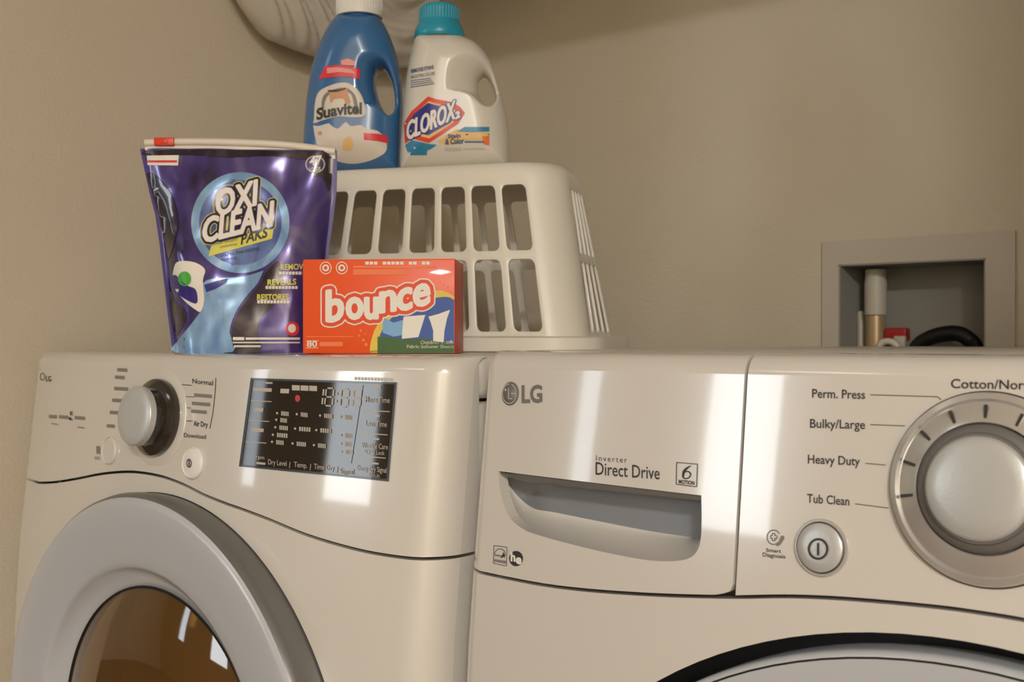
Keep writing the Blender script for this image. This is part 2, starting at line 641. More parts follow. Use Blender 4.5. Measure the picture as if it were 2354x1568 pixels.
# ---- naive surface nets over a sampled field (negative inside)
def surface_nets(f, step, org):
    nx, ny, nz = f.shape
    ins = f < 0
    c = np.zeros((nx - 1, ny - 1, nz - 1), int)
    for i in (0, 1):
        for j in (0, 1):
            for k in (0, 1):
                c += ins[i:nx - 1 + i, j:ny - 1 + j, k:nz - 1 + k]
    act = (c > 0) & (c < 8)
    acc = np.zeros(act.shape + (3,))
    cnt = np.zeros(act.shape)
    corners = [(i, j, k) for i in (0, 1) for j in (0, 1) for k in (0, 1)]
    for a in corners:
        for ax in range(3):
            if a[ax]:
                continue
            b = list(a); b[ax] = 1
            fa = f[a[0]:nx - 1 + a[0], a[1]:ny - 1 + a[1], a[2]:nz - 1 + a[2]]
            fb = f[b[0]:nx - 1 + b[0], b[1]:ny - 1 + b[1], b[2]:nz - 1 + b[2]]
            cr = (fa < 0) != (fb < 0)
            t = np.where(cr, fa / np.where(cr, fa - fb, 1), 0)
            for q in range(3):
                acc[..., q] += np.where(cr, a[q] + (t if q == ax else 0), 0)
            cnt += cr
    idx = -np.ones(act.shape, int)
    ijk = np.argwhere(act)
    idx[act] = np.arange(len(ijk))
    P = (ijk + acc[act] / cnt[act][:, None]) * np.array(step) + np.array(org)
    F = []
    for ax in range(3):
        o1, o2 = [(1, 2), (2, 0), (0, 1)][ax]
        sl0 = [slice(None)] * 3; sl1 = [slice(None)] * 3
        sl0[ax] = slice(0, -1); sl1[ax] = slice(1, None)
        cr = ins[tuple(sl0)] != ins[tuple(sl1)]
        for e in np.argwhere(cr):
            if e[o1] == 0 or e[o2] == 0 or e[o1] >= f.shape[o1] - 1 or e[o2] >= f.shape[o2] - 1:
                continue
            q = []
            for d1, d2 in ((0, 0), (-1, 0), (-1, -1), (0, -1)):
                g = e.copy(); g[o1] += d1; g[o2] += d2
                q.append(idx[tuple(g)])
            if not ins[tuple(e)]:
                q.reverse()
            F.append(q)
    return P, F

def sd_poly(X, Y, pts):
    """signed distance, positive inside"""
    p = np.array(pts, float)
    d = np.full(X.shape, 1e9)
    ins = np.zeros(X.shape, bool)
    for a, b in zip(p, np.roll(p, -1, 0)):
        e = b - a
        wx, wy = X - a[0], Y - a[1]
        t = np.clip((wx * e[0] + wy * e[1]) / (e @ e + 1e-12), 0, 1)
        d = np.minimum(d, np.hypot(wx - e[0] * t, wy - e[1] * t))
        c = ((a[1] <= Y) & (b[1] > Y)) | ((b[1] <= Y) & (a[1] > Y))
        with np.errstate(divide='ignore', invalid='ignore'):
            xs = a[0] + (Y - a[1]) * e[0] / (e[1] if e[1] else 1e-12)
        ins ^= c & (X < xs)
    return np.where(ins, d, -d)

def mesh_from(name, P, F, m, parent, T=None):
    me = bpy.data.meshes.new(name)
    me.from_pydata([tuple(T(p)) if T else tuple(p) for p in P], [], [list(map(int, q)) for q in F])
    bm = bmesh.new(); bm.from_mesh(me)
    bmesh.ops.recalc_face_normals(bm, faces=bm.faces)
    bm.to_mesh(me); bm.free()
    for p in me.polygons:
        p.use_smooth = True
    return link(name, me, m, parent)

# ------------------------------------------------------------------ the setting
XL, XR, YB = -1.36, 0.22, 1.52          # closet: left wall, right wall, back wall
YO = 0.48                               # where the closet opens into the room
CEIL = 2.5
def struct(name, lo, hi, m):
    o = box(name, lo, hi, m)
    o['kind'] = 'structure'
    return o
struct('floor', (-5.3, -3.3, -0.1), (2.7, 1.7, 0.0), M['floor'])
struct('ceiling', (-5.3, -3.3, CEIL), (2.7, 1.7, CEIL + 0.1), M['ceil'])
# back wall, with a hole cut for the outlet box
SB = Surf(Vector((0, YB, 0)), Vector((1, 0, 0)), UP, Vector((0, -1, 0)))
ou0, ov1 = SB.uv(1931, 609)
ou1, _ = SB.uv(2268, 601)
ov0 = ov1 - 0.155
bm = bmesh.new()
for lo, hi in (((XL - 0.1, 0), (ou0, CEIL)), ((ou1, 0), (2.7, CEIL)), ((ou0, 0), (ou1, ov0)), ((ou0, ov1), (ou1, CEIL))):
    add_box(bm, (lo[0], YB, lo[1]), (hi[0], YB + 0.1, hi[1]))
o = obj('wall_back', bm, M['wall'], smooth=False)
o['kind'] = 'structure'
struct('wall_left', (XL - 0.1, YO, 0), (XL, YB, CEIL), M['wall'])
struct('wall_right', (XR, YO, 0), (XR + 0.1, YB, CEIL), M['wall'])
struct('wall_room_left', (-5.3, YO, 0), (XL - 0.1, YO + 0.1, CEIL), M['wall'])
struct('wall_room_right', (XR + 0.1, YO, 0), (2.6, YO + 0.1, CEIL), M['wall'])
struct('wall_far_left', (-5.3, -3.1, 0), (-5.2, YO, CEIL), M['wall'])
struct('wall_far_right', (2.6, -3.1, 0), (2.7, YO + 0.1, CEIL), M['wall'])
bm = bmesh.new()
WZ0, WZ1 = 0.98, 2.06
for x0, x1 in ((-5.3, -4.34), (-4.04, -3.08), (-2.48, 2.7)):
    add_box(bm, (x0, -3.1, 0), (x1, -3.0, CEIL))
for x0, x1 in ((-4.34, -4.04), (-3.08, -2.48)):
    add_box(bm, (x0, -3.1, 0), (x1, -3.0, WZ0))
    add_box(bm, (x0, -3.1, WZ1), (x1, -3.0, CEIL))
o = obj('wall_front', bm, M['wall'], smooth=False)
o['kind'] = 'structure'
for k, (x0, x1) in enumerate(((-3.08, -2.48), (-4.34, -4.04))):
    bm = bmesh.new()
    t = 0.02
    for lo, hi in (((x0, WZ0), (x0 + t, WZ1)), ((x1 - t, WZ0), (x1, WZ1)), ((x0 + t, WZ0), (x1 - t, WZ0 + t)), ((x0 + t, WZ1 - t), (x1 - t, WZ1))):
        add_box(bm, (lo[0], -3.02, lo[1]), (hi[0], -2.98, hi[1]))
    o = obj('window_%d' % (k + 1), bm, M['shelf'], smooth=False)
    o['kind'] = 'structure'
# shelf on the back wall, just above the frame; its shade lies on the wall
struct('trim_1', (XL, 0.95, 1.635), (XR, YB, 1.66), M['shelf'])

# ------------------------------------------------------------------ machine fronts
def arc_cuts(r, n=7):
    return [r * (1 - math.cos(math.pi / 2 * k / n)) for k in range(1, n + 1)]

class Machine:
    def __init__(s, X0, W, T, YF, B, rc=0.028, rt=0.014):
        s.X0, s.W, s.T, s.YF, s.B, s.rc, s.rt = X0, W, T, YF, B, rc, rt
        s.S = Surf(Vector((0, YF, 0)), Vector((1, 0, 0)), UP, Vector((0, -1, 0)), s.h)
    def h(s, X, z):
        u = min(max(X - s.X0, 0.0), s.W)
        t = u / s.W
        q = max(0.0, s.T - z)
        sl = 0.022 * q / 0.19 if q < 0.19 else 0.022 + 0.012 * (1 - math.exp(-(q - 0.19) / 0.1))
        d = min(u, s.W - u)
        r = s.rc
        e = r - math.sqrt(max(0.0, r * r - (r - d) ** 2)) if d < r else 0.0
        r = s.rt
        et = r - math.sqrt(max(0.0, r * r - (r - q) ** 2)) if q < r else 0.0
        return s.B * 4 * t * (1 - t) + sl - e - et
    def ucuts(s, n=26):
        a = arc_cuts(s.rc)
        return [s.X0 + c for c in a] + [s.X0 + s.W - c for c in a] + [s.X0 + s.rc + (s.W - 2 * s.rc) * k / n for k in range(1, n)]
    def vcuts(s, lo, hi, n=14):
        a = [s.T - c for c in arc_cuts(s.rt, 6)]
        return [c for c in a if lo < c < hi] + [lo + (hi - lo) * k / n for k in range(1, n)]
    def back(s):
        """lips: to a common depth at the sides and top, 12 mm at the seams"""
        def f(X, z):
            Y = s.YF - s.h(X, z)
            if z > s.T - 1e-4:
                return max(0.002, s.YF + s.rc + 0.0035 - Y)
            if X < s.X0 + 1e-4 or X > s.X0 + s.W - 1e-4:
                return max(0.002, s.YF + s.rc + 0.004 - Y)
            return 0.011
        return f
    def cabinet(s, root, YE, skirt=0.036):
        X0, X1, T = s.X0, s.X0 + s.W, s.T
        yf = s.YF + s.rc + 0.004
        bm = bmesh.new()
        add_box(bm, (X0, yf, 0.025), (X1, YE, T - skirt - 0.003), 0.004)
        obj('cabinet', bm, M['enamel_side'], root)
        # near-black core behind the seams, painting in the shade of their gaps
        bm = bmesh.new()
        add_box(bm, (X0 + 0.012, s.YF + 0.036, 0.03), (X1 - 0.012, yf + 0.02, T - 0.02))
        obj('seam_shade_core', bm, M['gap'], root)
        bm = bmesh.new()
        add_box(bm, (X0, yf, T - skirt), (X1, YE, T), 0.008, 3)
        obj('top_panel', bm, M['enamel_side'], root)
        bm = bmesh.new()
        add_box(bm, (X0 + 0.05, s.YF - 0.0, 0.0), (X0 + 0.09, s.YF + 0.04, 0.026), 0.004)
        obj('foot', bm, M['rubber'], root)
        for dx, dy in ((s.W - 0.14, 0), (0, YE - s.YF - 0.1), (s.W - 0.14, YE - s.YF - 0.1)):
            bm = bmesh.new()
            add_box(bm, (X0 + 0.05 + dx, s.YF + dy, 0.0), (X0 + 0.09 + dx, s.YF + 0.04 + dy, 0.026), 0.004)
            obj('foot', bm, M['rubber'], root)

def interp(pts, x):
    if x <= pts[0][0]:
        return pts[0][1]
    for (a, b), (c, d) in zip(pts, pts[1:]):
        if x <= c:
            return b + (d - b) * (x - a) / (c - a)
    return pts[-1][1]

def circle(cx, cz, r, n=96):
    return [(cx + r * math.cos(2 * math.pi * k / n), cz + r * math.sin(2 * math.pi * k / n)) for k in range(n)]

# ================================================================== the dryer
DR = Machine(-1.314, 0.687, 0.975, 0.6725, 0.0385)
dryer = thing('clothes_dryer', 'white front loading dryer with round brown tinted door, grey knob and black display panel', 'dryer', (-0.97, 1.05, 0))
DR.cabinet(dryer, 1.43)
SD = DR.S
seam_px = spl2([(52, 1108), (90, 1110), (130, 1108), (180, 1100), (230, 1090), (280, 1085), (320, 1086), (370, 1095), (420, 1113), (470, 1138),
                (520, 1158), (560, 1172), (620, 1195), (700, 1228), (780, 1253), (850, 1270), (920, 1281), (970, 1285), (1003, 1283)], 3)
seam = [SD.uv(x, y) for x, y in seam_px]
seam = [(u, v) for u, v in seam if DR.X0 + 0.012 < u < DR.X0 + DR.W - 0.012]
seam.sort()
seam = [(DR.X0, seam[0][1])] + seam + [(DR.X0 + DR.W, seam[-1][1])]
X0, X1 = DR.X0, DR.X0 + DR.W
g = 0.0013
T = DR.T
panel = patch('control_panel', [[(u, v + g) for u, v in seam] + [(X1, T), (X0, T)]], DR.ucuts(), DR.vcuts(0.78, T, 16), SD, M['enamel'], dryer, DR.back())
# door position
DCX, DCZ, DCR = -0.957, 0.989 - 0.405, 0.258
yb = DR.YF - DR.h(DCX, DCZ)
lowz = 0.10
fp = patch('front_panel', [[(X0, lowz), (X1, lowz)] + [(u, v - g) for u, v in reversed(seam)], circle(DCX, DCZ, DCR - 0.001, 128)],
           DR.ucuts(), [0.15 + 0.05 * k for k in range(13)] + [0.81, 0.83], SD, M['enamel'], dryer, DR.back())
bm = bmesh.new()
add_box(bm, (X0 + 0.01, DR.YF + 0.0, 0.03), (X1 - 0.01, DR.YF + 0.03, lowz - 0.003), 0.003)
obj('kick_plate', bm, M['enamel_side'], dryer)
# door
O = Vector((DCX, 0.590, DCZ))
ND = Vector((0, -1, 0))
rr = DCR
door = lathe('door', O, ND, [(rr - 0.0035, -0.0028), (rr - 0.006, -0.0008), (rr - 0.010, 0.0), (rr - 0.03, -0.001), (rr - 0.055, -0.0022), (rr - 0.066, -0.0032), (rr - 0.0700, -0.0048), (rr - 0.0715, -0.0075),
                             (rr - 0.076, -0.0135), (rr - 0.084, -0.0185), (rr - 0.0925, -0.021), (rr - 0.094, -0.024)], M['silver'], dryer, 128, ang=60)
lathe('door_side', O, ND, [(rr - 0.0035, -0.0028), (rr - 0.001, -0.006), (rr + 0.0005, -0.012), (rr - 0.002, -0.030), (rr - 0.006, -0.05)], M['silver_dark'], door, 128, ang=60)
gl = rr - 0.0925
O = O - ND * 0.012
lathe('door_glass', O, ND, [(0, 0.012), (gl * 0.3, 0.0115), (gl * 0.6, 0.008), (gl * 0.85, 0.001), (gl, -0.008), (gl, -0.012), (gl * 0.85, -0.004), (gl * 0.6, 0.003), (gl * 0.3, 0.0065), (0, 0.007)], M['brownglass'], door, 96)
lathe('glass_gasket', O, ND, [(gl - 0.002, -0.009), (gl + 0.0015, -0.0065), (gl + 0.003, -0.010), (gl - 0.002, -0.014)], M['rubber'], door, 96, close=True)
bm = bmesh.new()
add_lathe(bm, O, ND, [(gl + 0.004, -0.016), (gl + 0.03, -0.05), (gl + 0.05, -0.10), (gl + 0.05, -0.5), (gl * 0.5, -0.52), (0, -0.52)], 72)
for k in range(3):
    a = R(120 * k + 60)
    c = O + Vector((math.cos(a) * (gl + 0.03), 0.3, math.sin(a) * (gl + 0.03)))
    add_box(bm, (c.x - 0.02, 0.80, c.z - 0.02), (c.x + 0.02, 1.15, c.z + 0.02), 0.01)
obj('drum', bm, M['drum'], dryer)
# knob
def knob_frame(S, px, py):
    u, v = S.uv(px, py)
    return S.pt(u, v), S.nrm(u, v)
KO, KN = knob_frame(SD, 364, 960)
halo = lathe('knob_surround', KO, KN, [(0.0, 0.0006), (0.046, 0.0006), (0.0475, 0.0), (0.0475, -0.002)], M['enamel'], dryer, 64)
knob = lathe('knob', KO, KN, [(0.0372, 0.0), (0.0382, 0.004), (0.0375, 0.007), (0.034, 0.0095), (0.029, 0.011), (0.028, 0.014), (0.0275, 0.022), (0, 0.022)], M['smoke'], dryer, 64)
lathe('knob_cap', KO, KN, [(0.0275, 0.019), (0.0288, 0.0205), (0.0288, 0.026), (0.0279, 0.0272), (0.0268, 0.0277), (0.018, 0.0280), (0, 0.0282)], M['capmetal'], knob, 64)
# buttons
BO, BN = knob_frame(SD, 446, 1064)
btn = lathe('power_button', BO, BN, [(0.0155, 0.0), (0.0155, 0.002), (0.014, 0.0035), (0.0135, 0.0025), (0.012, 0.003), (0, 0.0035)], M['whitecap'], dryer, 40)
p = Print(SD, 0.0042); p.ell(443, 1064, 6, 10, 0.72); p.rect(442, 1058, 444.5, 1070)
p.build('power_symbol', M['ink'], btn)
BO, BN = knob_frame(SD, 254, 1036)
lathe('start_button', BO, BN, [(0.0145, 0.0), (0.0145, 0.0016), (0.0132, 0.003), (0.0128, 0.0022), (0, 0.0028)], M['enamel'], dryer, 40)
# display
dq = [(580, 871), (912, 881), (893, 1104), (553, 1070)]
p = Print(SD, 0.0005, 30); p.poly(dq)
disp = p.build('display', M['screen'], dryer)
p = Print(SD, 0.0009, 30)
p.poly(*[[(578, 869), (914, 879), (895, 1106.5), (551, 1072)], [(583, 874), (909, 883.5), (890, 1101), (557, 1068)]])
p.build('display_bezel', M['black'], disp)
def dpt(s, t):
    """point in the display: s, t in 0..1 from its top left corner"""
    a = (dq[0][0] + (dq[1][0] - dq[0][0]) * s, dq[0][1] + (dq[1][1] - dq[0][1]) * s)
    b = (dq[3][0] + (dq[2][0] - dq[3][0]) * s, dq[3][1] + (dq[2][1] - dq[3][1]) * s)
    return (a[0] + (b[0] - a[0]) * t, a[1] + (b[1] - a[1]) * t)
p = Print(SD, 0.0011)
def dtxt(p, s, s0, s1, t, H, bold=0.004):
    p.text(s, dpt(s0, t), dpt(s1, t), H, bold)
dtxt(p, 'More Time', 0.80, 0.97, 0.205, 13)
dtxt(p, 'Less Time', 0.82, 0.965, 0.455, 13)
dtxt(p, 'Wrinkle Care', 0.805, 0.985, 0.685, 12)
dtxt(p, '*Child Lock', 0.825, 0.965, 0.745, 9)
dtxt(p, 'Damp Dry Signal', 0.79, 0.99, 0.925, 12)
dtxt(p, '*Wi-Fi', 0.87, 0.945, 0.985, 8)
dtxt(p, 'Dry Level', 0.19, 0.315, 0.955, 12)
dtxt(p, 'Temp.', 0.365, 0.455, 0.955, 12)
dtxt(p, 'Time Dry', 0.50, 0.635, 0.955, 12)
dtxt(p, 'Signal', 0.675, 0.77, 0.975, 12)
dtxt(p, 'rpm', 0.105, 0.16, 0.905, 9)
for s0 in (0.335, 0.475, 0.655):
    p.line([dpt(s0, 0.905), dpt(s0, 0.975)], 1.4)
for t in (0.295, 0.535, 0.775):
    p.line([dpt(0.79, t), dpt(0.975, t)], 2.2)
for t in (0.25, 0.475, 0.72):
    p.line([dpt(0.02, t), dpt(0.16, t)], 2.0)
p.build('lettering', M['lcd'], disp)
# seven-segment digits 18:88
p = Print(SD, 0.0011)
def seg7(s0, t0, ds, dt, segs):
    P = {'a': ((0, 0), (1, 0)), 'b': ((1, 0), (1, .5)), 'c': ((1, .5), (1, 1)), 'd': ((0, 1), (1, 1)), 'e': ((0, .5), (0, 1)), 'f': ((0, 0), (0, .5)), 'g': ((0, .5), (1, .5))}
    for k in segs:
        (x0, y0), (x1, y1) = P[k]
        a = dpt(s0 + ds * (x0 + (x1 - x0) * 0.14), t0 + dt * (y0 + (y1 - y0) * 0.14))
        b = dpt(s0 + ds * (x1 - (x1 - x0) * 0.14), t0 + dt * (y1 - (y1 - y0) * 0.14))
        p.line([a, b], 3.6)
for s0 in (0.525, 0.63, 0.715):
    seg7(s0, 0.075, 0.052, 0.19, 'abcdefg')
seg7(0.455, 0.075, 0.052, 0.19, 'bc')
for t in (0.13, 0.21):
    x, y = dpt(0.60, t); p.ell(x, y, 2.5, 2.5, n=12)
for k in range(3):
    a = dpt(0.285 + 0.06 * k, 0.055); p.rect(a[0], a[1], a[0] + 18, a[1] + 12, 0.04)
for t, row in ((0.375, (0.235, 0.37, 0.53, 0.67)), (0.45, (0.235,)), (0.535, (0.235, 0.37, 0.515)), (0.62, (0.225,)), (0.70, (0.225, 0.365, 0.51)), (0.57, (0.685,)), (0.66, (0.69,)), (0.745, (0.70,))):
    for s0 in row:
        x, y = dpt(s0 - 0.028, t); p.ell(x, y, 2.6, 2.8, n=12)
        a, b = dpt(s0, t), dpt(s0 + random.uniform(0.045, 0.085), t)
        for q in range(5):
            xx = a[0] + (b[0] - a[0]) * q / 5
            p.rect(xx, a[1] - 5 + q * 0.4, xx + (b[0] - a[0]) / 5 * 0.7, a[1] + 5 + q * 0.4)
p.build('indicator', M['lcd'], disp, stuff=True)
p = Print(SD, 0.0010)
a, b, c, d = dpt(0.30, 0.03), dpt(0.775, 0.03), dpt(0.745, 0.86), dpt(0.215, 0.86)
p.poly([a, b, c, d])
p.build('display_window', M['screen'], disp)
p = Print(SD, 0.0011)
x, y = dpt(0.335, 0.20); p.ell(x, y, 6, 8, n=16)
p.build('indicator_lamp', M['redlamp'], disp)
p = Print(SD, 0.0010)
for s0, s1, t0, t1 in ((0.02, 0.15, 0.10, 0.14), (0.10, 0.15, 0.03, 0.05), (0.21, 0.27, 0.10, 0.15), (0.86, 0.90, 0.03, 0.06), (0.87, 0.91, 0.335, 0.355), (0.88, 0.92, 0.575, 0.595), (0.88, 0.93, 0.83, 0.85), (0.05, 0.11, 0.33, 0.37), (0.05, 0.13, 0.56, 0.60), (0.11, 0.17, 0.94, 0.965)):
    a, b = dpt(s0, t0), dpt(s1, t1)
    p.poly([a, dpt(s1, t0), b, dpt(s0, t1)])
p.build('touch_key', M['lcd'], disp, stuff=True)
p = Print(SD, 0.0004)
for q in range(12):
    p.rect(816 + q * 7.5, 866.5 + q * 0.25, 821 + q * 7.5, 873.5 + q * 0.25)
p.build('fine_print', M['palegrey'], panel, stuff=True)
# panel print round the knob
p = Print(SD, 0.0004)
p.line([(402, 883), (441, 886)], 1.6); p.line([(405, 910), (447, 913)], 1.4); p.line([(405, 936), (440, 938)], 1.2); p.line([(404, 966), (444, 968)], 1.6)
p.line([(497, 869), (495, 905), (490, 950), (483, 985)], 1.6)
p.text('Air Dry', (446, 979), (478, 982), 12, 0.02)
p.text('Download', (424, 1005), (474, 1009), 10, 0.01)
p.text('Normal', (443, 881), (490, 886), 11, 0.01)
p.text('LG', (106, 876), (118, 877), 12, 0.02)
p.ell(98, 866, 5.5, 9, 0.78)
p.text('E', (162, 954), (168, 955), 8, 0.03)
p.text('a.', (159, 965), (168, 966), 9, 0.04)
p.build('lettering', M['ink'], panel)
p = Print(SD, 0.0004)
for x0, y0, x1 in ((270, 850, 293), (265, 867, 287), (263, 893, 295), (258, 920, 283), (253, 948, 276), (246, 979, 264)):
    p.rect(x0, y0 - 4, x1, y0 + 4, 0.05)
for x0, y0, x1 in ((447, 908, 488), (442, 927, 484), (440, 945, 476), (113, 957, 131), (136, 958, 157), (172, 960, 196)):
    p.rect(x0, y0 - 4, x1, y0 + 4, 0.08)
p.rect(222, 1025, 231, 1043, 0.1); p.rect(218, 1050, 230, 1052, 0.05); p.rect(218, 1054, 230, 1056, 0.05)
p.rect(240, 1028, 249, 1048, 0.1)
p.line([(72, 969), (120, 974), (194, 984)], 3)
p.build('fine_print', M['greyink'], panel, stuff=True)

# ================================================================== the washer
WA = Machine(-0.595, 0.79, 0.980, 0.6725, 0.022, rc=0.016)
washer = thing('washing_machine', 'white front loading washer with large chrome dial and detergent drawer with scooped handle', 'washer', (-0.2, 1.05, 0))
WA.cabinet(washer, 1.43)
SW = WA.S
X0, X1, T = WA.X0, WA.X0 + WA.W, WA.T
sp = spl2([(1090, 1313), (1150, 1326), (1250, 1345), (1350, 1357), (1450, 1364.5), (1550, 1369.5), (1690, 1372.5), (1800, 1371), (1900, 1374), (2000, 1381), (2100, 1390), (2200, 1401), (2300, 1417), (2370, 1431)], 3)
seam = [SW.uv(x, y) for x, y in sp]
seam = sorted((u, v) for u, v in seam if u > X0 + 0.006)
seam = [(X0, seam[0][1] + 0.002)] + seam
cxw = -0.2
mir = sorted((2 * cxw - u, v) for u, v in seam)
seam = [q for q in seam if q[0] <= cxw] + [(u, v) for u, v in mir if u > cxw + 0.004 and u < X1 - 1e-4] + [(X1, seam[0][1])]
top_u, _ = SW.uv(1716, 880)
bot_u, _ = SW.uv(1687, 1340)
XS = (top_u + bot_u) / 2
zS = interp(seam, XS)
g = 0.0012
# pocket outline (drawer pull)
TL, TR = SW.uv(1146, 1083), SW.uv(1612, 1139)
pk_px = spl2([(1612, 1139), (1613, 1190), (1611, 1238), (1603, 1266), (1585, 1283), (1550, 1290), (1490, 1288), (1400, 1272), (1320, 1253), (1250, 1234), (1205, 1218), (1172, 1190), (1155, 1150), (1147, 1110), (1146, 1083)], 4)
pk = [SW.uv(x, y) for x, y in pk_px]
tops = [(pk[-1][0] + (pk[0][0] - pk[-1][0]) * k / 12, pk[-1][1] + (pk[0][1] - pk[-1][1]) * k / 12) for k in range(1, 12)]
hole = pk + tops
s_l = [(u, v + g) for u, v in seam if u < XS - 2 * g - 0.004]
rc = 0.006
dr_out = s_l + [(XS - g - rc, zS + g), (XS - g - rc * 0.3, zS + g + rc * 0.3), (XS - g, zS + g + rc), (XS - g, T), (X0, T)]
drawer = patch('detergent_drawer', [dr_out, hole], WA.ucuts(30), WA.vcuts(0.78, T, 18), SW, M['enamel'], washer, WA.back())
s_r = [(XS + g, zS + g)] + [(u, v + g) for u, v in seam if u > XS + g + 0.003]
wpanel = patch('control_panel', [s_r + [(X1, T), (XS + g, T)]], WA.ucuts(30), WA.vcuts(0.78, T, 16), SW, M['enamel'], washer, WA.back())
# pocket: bowl sweeping in from the lower edge to a grey back wall under the rim
inner_px = spl2([(1611, 1232), (1612, 1236), (1600, 1237), (1560, 1231), (1500, 1222), (1440, 1211), (1380, 1199), (1320, 1187), (1270, 1177), (1230, 1170), (1200, 1150), (1175, 1122), (1160, 1102), (1151, 1090), (1148, 1086)], 4)
n = len(pk)
idx = [min(int(k * len(inner_px) / n), len(inner_px) - 1) for k in range(n)]
DEP = 0.030
def wpt(px, py, dep):
    """a point dep behind the panel face, seen at this place"""
    S2 = Surf(SW.O, SW.U, SW.V, SW.N, lambda u, v: SW.h(u, v) - dep)
    return S2.at(px, py)
bm = bmesh.new()
rows = []
NR = 12
for k in range(n):
    t = k / (n - 1)
    ip = inner_px[int(t * (len(inner_px) - 1))]
    dmax = DEP * min(1.0, 0.15 + 3.2 * math.sin(math.pi * min(1, max(0, t)))) if t > 0.5 else DEP
    dmax = DEP * max(0.05, min(1.0, (1 - t) / 0.28))
    row = []
    for j in range(NR + 1):
        q = j / NR
        x = pk_px[k][0] + (ip[0] - pk_px[k][0]) * q
        y = pk_px[k][1] + (ip[1] - pk_px[k][1]) * q
        row.append(bm.verts.new(wpt(x, y, dmax * (1 - (1 - q) ** 1.7) + 0.0)))
    rows.append(row)
for a, b in zip(rows, rows[1:]):
    for j in range(NR):
        bm.faces.new((a[j], a[j + 1], b[j + 1], b[j]))
obj('handle_scoop', bm, M['enamel'], drawer)
bm = bmesh.new()
tpx = [(1612 - (1612 - 1146) * k / (n - 1), 1139 - (1139 - 1083) * k / (n - 1)) for k in range(n)]
rows = []
for k in range(n):
    t = k / (n - 1)
    ip = inner_px[int(t * (len(inner_px) - 1))]
    dmax = DEP * max(0.05, min(1.0, (1 - t) / 0.28))
    row = []
    for j in range(7):
        q = j / 6
        x = ip[0] + (tpx[k][0] - ip[0]) * q
        y = ip[1] + (tpx[k][1] - 6 - ip[1]) * q
        row.append(bm.verts.new(wpt(x, y, dmax)))
    rows.append(row)
for a, b in zip(rows, rows[1:]):
    for j in range(6):
        bm.faces.new((a[j], a[j + 1], b[j + 1], b[j]))
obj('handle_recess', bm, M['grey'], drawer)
# grip bar under the rim
bm = bmesh.new()
rows = []
for k in range(25):
    t = k / 24
    x, y = 1150 + (1611 - 1150) * t, 1086 + (1140 - 1086) * t
    hh = 15 * min(1, 0.35 + t * 5)
    rows.append([bm.verts.new(wpt(x, y, 0.0012)), bm.verts.new(wpt(x, y + hh * 0.75, 0.0022)), bm.verts.new(wpt(x, y + hh, 0.005)), bm.verts.new(wpt(x, y + hh * 0.9, 0.012))])
for a, b in zip(rows, rows[1:]):
    for j in range(3):
        bm.faces.new((a[j], a[j + 1], b[j + 1], b[j]))
obj('grip_edge', bm, M['silver_dark'], drawer)

# prints on the drawer
p = Print(SW, 0.0004)
p.text('LG', (1201, 925), (1246, 924), 38, 0.035)
lg = p.build('logo_lettering', M['logo'], drawer)
LO, LN = knob_frame(SW, 1174, 905)
lr = 27.0 * (LO - CAM).dot(FWD) / FPX
lathe('logo_badge', LO, LN, [(lr, 0), (lr, 0.0008), (lr - 0.0006, 0.0012), (0, 0.0014)], M['logo'], drawer, 48)
p = Print(SW, 0.0016)
p.ell(1174, 905, 16.5, 23.5, 0.90, a0=-70, a1=270)
p.line([(1172, 892), (1172, 916), (1181, 916.5)], 2.2)
p.line([(1178, 904.5), (1189, 905)], 2.2)
p.ell(1165, 896, 2.3, 3, n=12)
p.build('logo_mark', M['palegrey'], drawer)
p = Print(SW, 0.0004)
p.text('Direct Drive', (1370, 1091), (1517, 1102), 29, 0.006)
p.text('Inverter', (1371, 1059), (1442, 1064), 13, -0.004, spacing=1.3)
for a, b in (((1556, 1063), (1604, 1067)), ((1604, 1067), (1602, 1119)), ((1602, 1119), (1555, 1113)), ((1555, 1113), (1556, 1063))):
    p.line([a, b], 1.8)
p.text('MOTION', (1561, 1111), (1597, 1115), 8.5, 0.03)
p.ell(1579, 1092, 11, 9, 0.72, rot=-0.5)
p.poly(spl2([(1569, 1094), (1570, 1083), (1579, 1074), (1590, 1070), (1581, 1078), (1575, 1087), (1573, 1096)], 4))
p.line([(1136, 1254), (1166, 1258)], 1.2); p.line([(1166, 1258), (1165, 1301)], 1.2); p.line([(1165, 1301), (1135, 1295)], 1.2); p.line([(1135, 1295), (1136, 1254)], 1.2)
p.ell(1150, 1275, 13, 14, 0.90, a0=185, a1=350)
p.text('energy', (1138, 1278), (1157, 1281), 6, 0.01)
p.poly([(1158, 1268), (1160, 1274), (1164, 1274), (1161, 1278), (1162, 1283), (1158, 1280), (1153, 1283), (1155, 1277)])
p.build('lettering', M['ink'], drawer)
p = Print(SW, 0.0004)
p.ell(1187, 1284, 16, 17.5)
p.build('round_mark', M['ink'], drawer)
p = Print(SW, 0.0006)
p.text('h', (1176, 1289), (1185, 1290), 19, 0.05)
p.text('e', (1188, 1295), (1199, 1296), 20, 0.05)
p.build('lettering', M['white'], drawer)
p = Print(SW, 0.0005)
p.poly([(1137, 1285), (1164, 1289), (1164, 1296), (1137, 1291)])
p.build('energy_mark_band', M['greyink'], drawer)

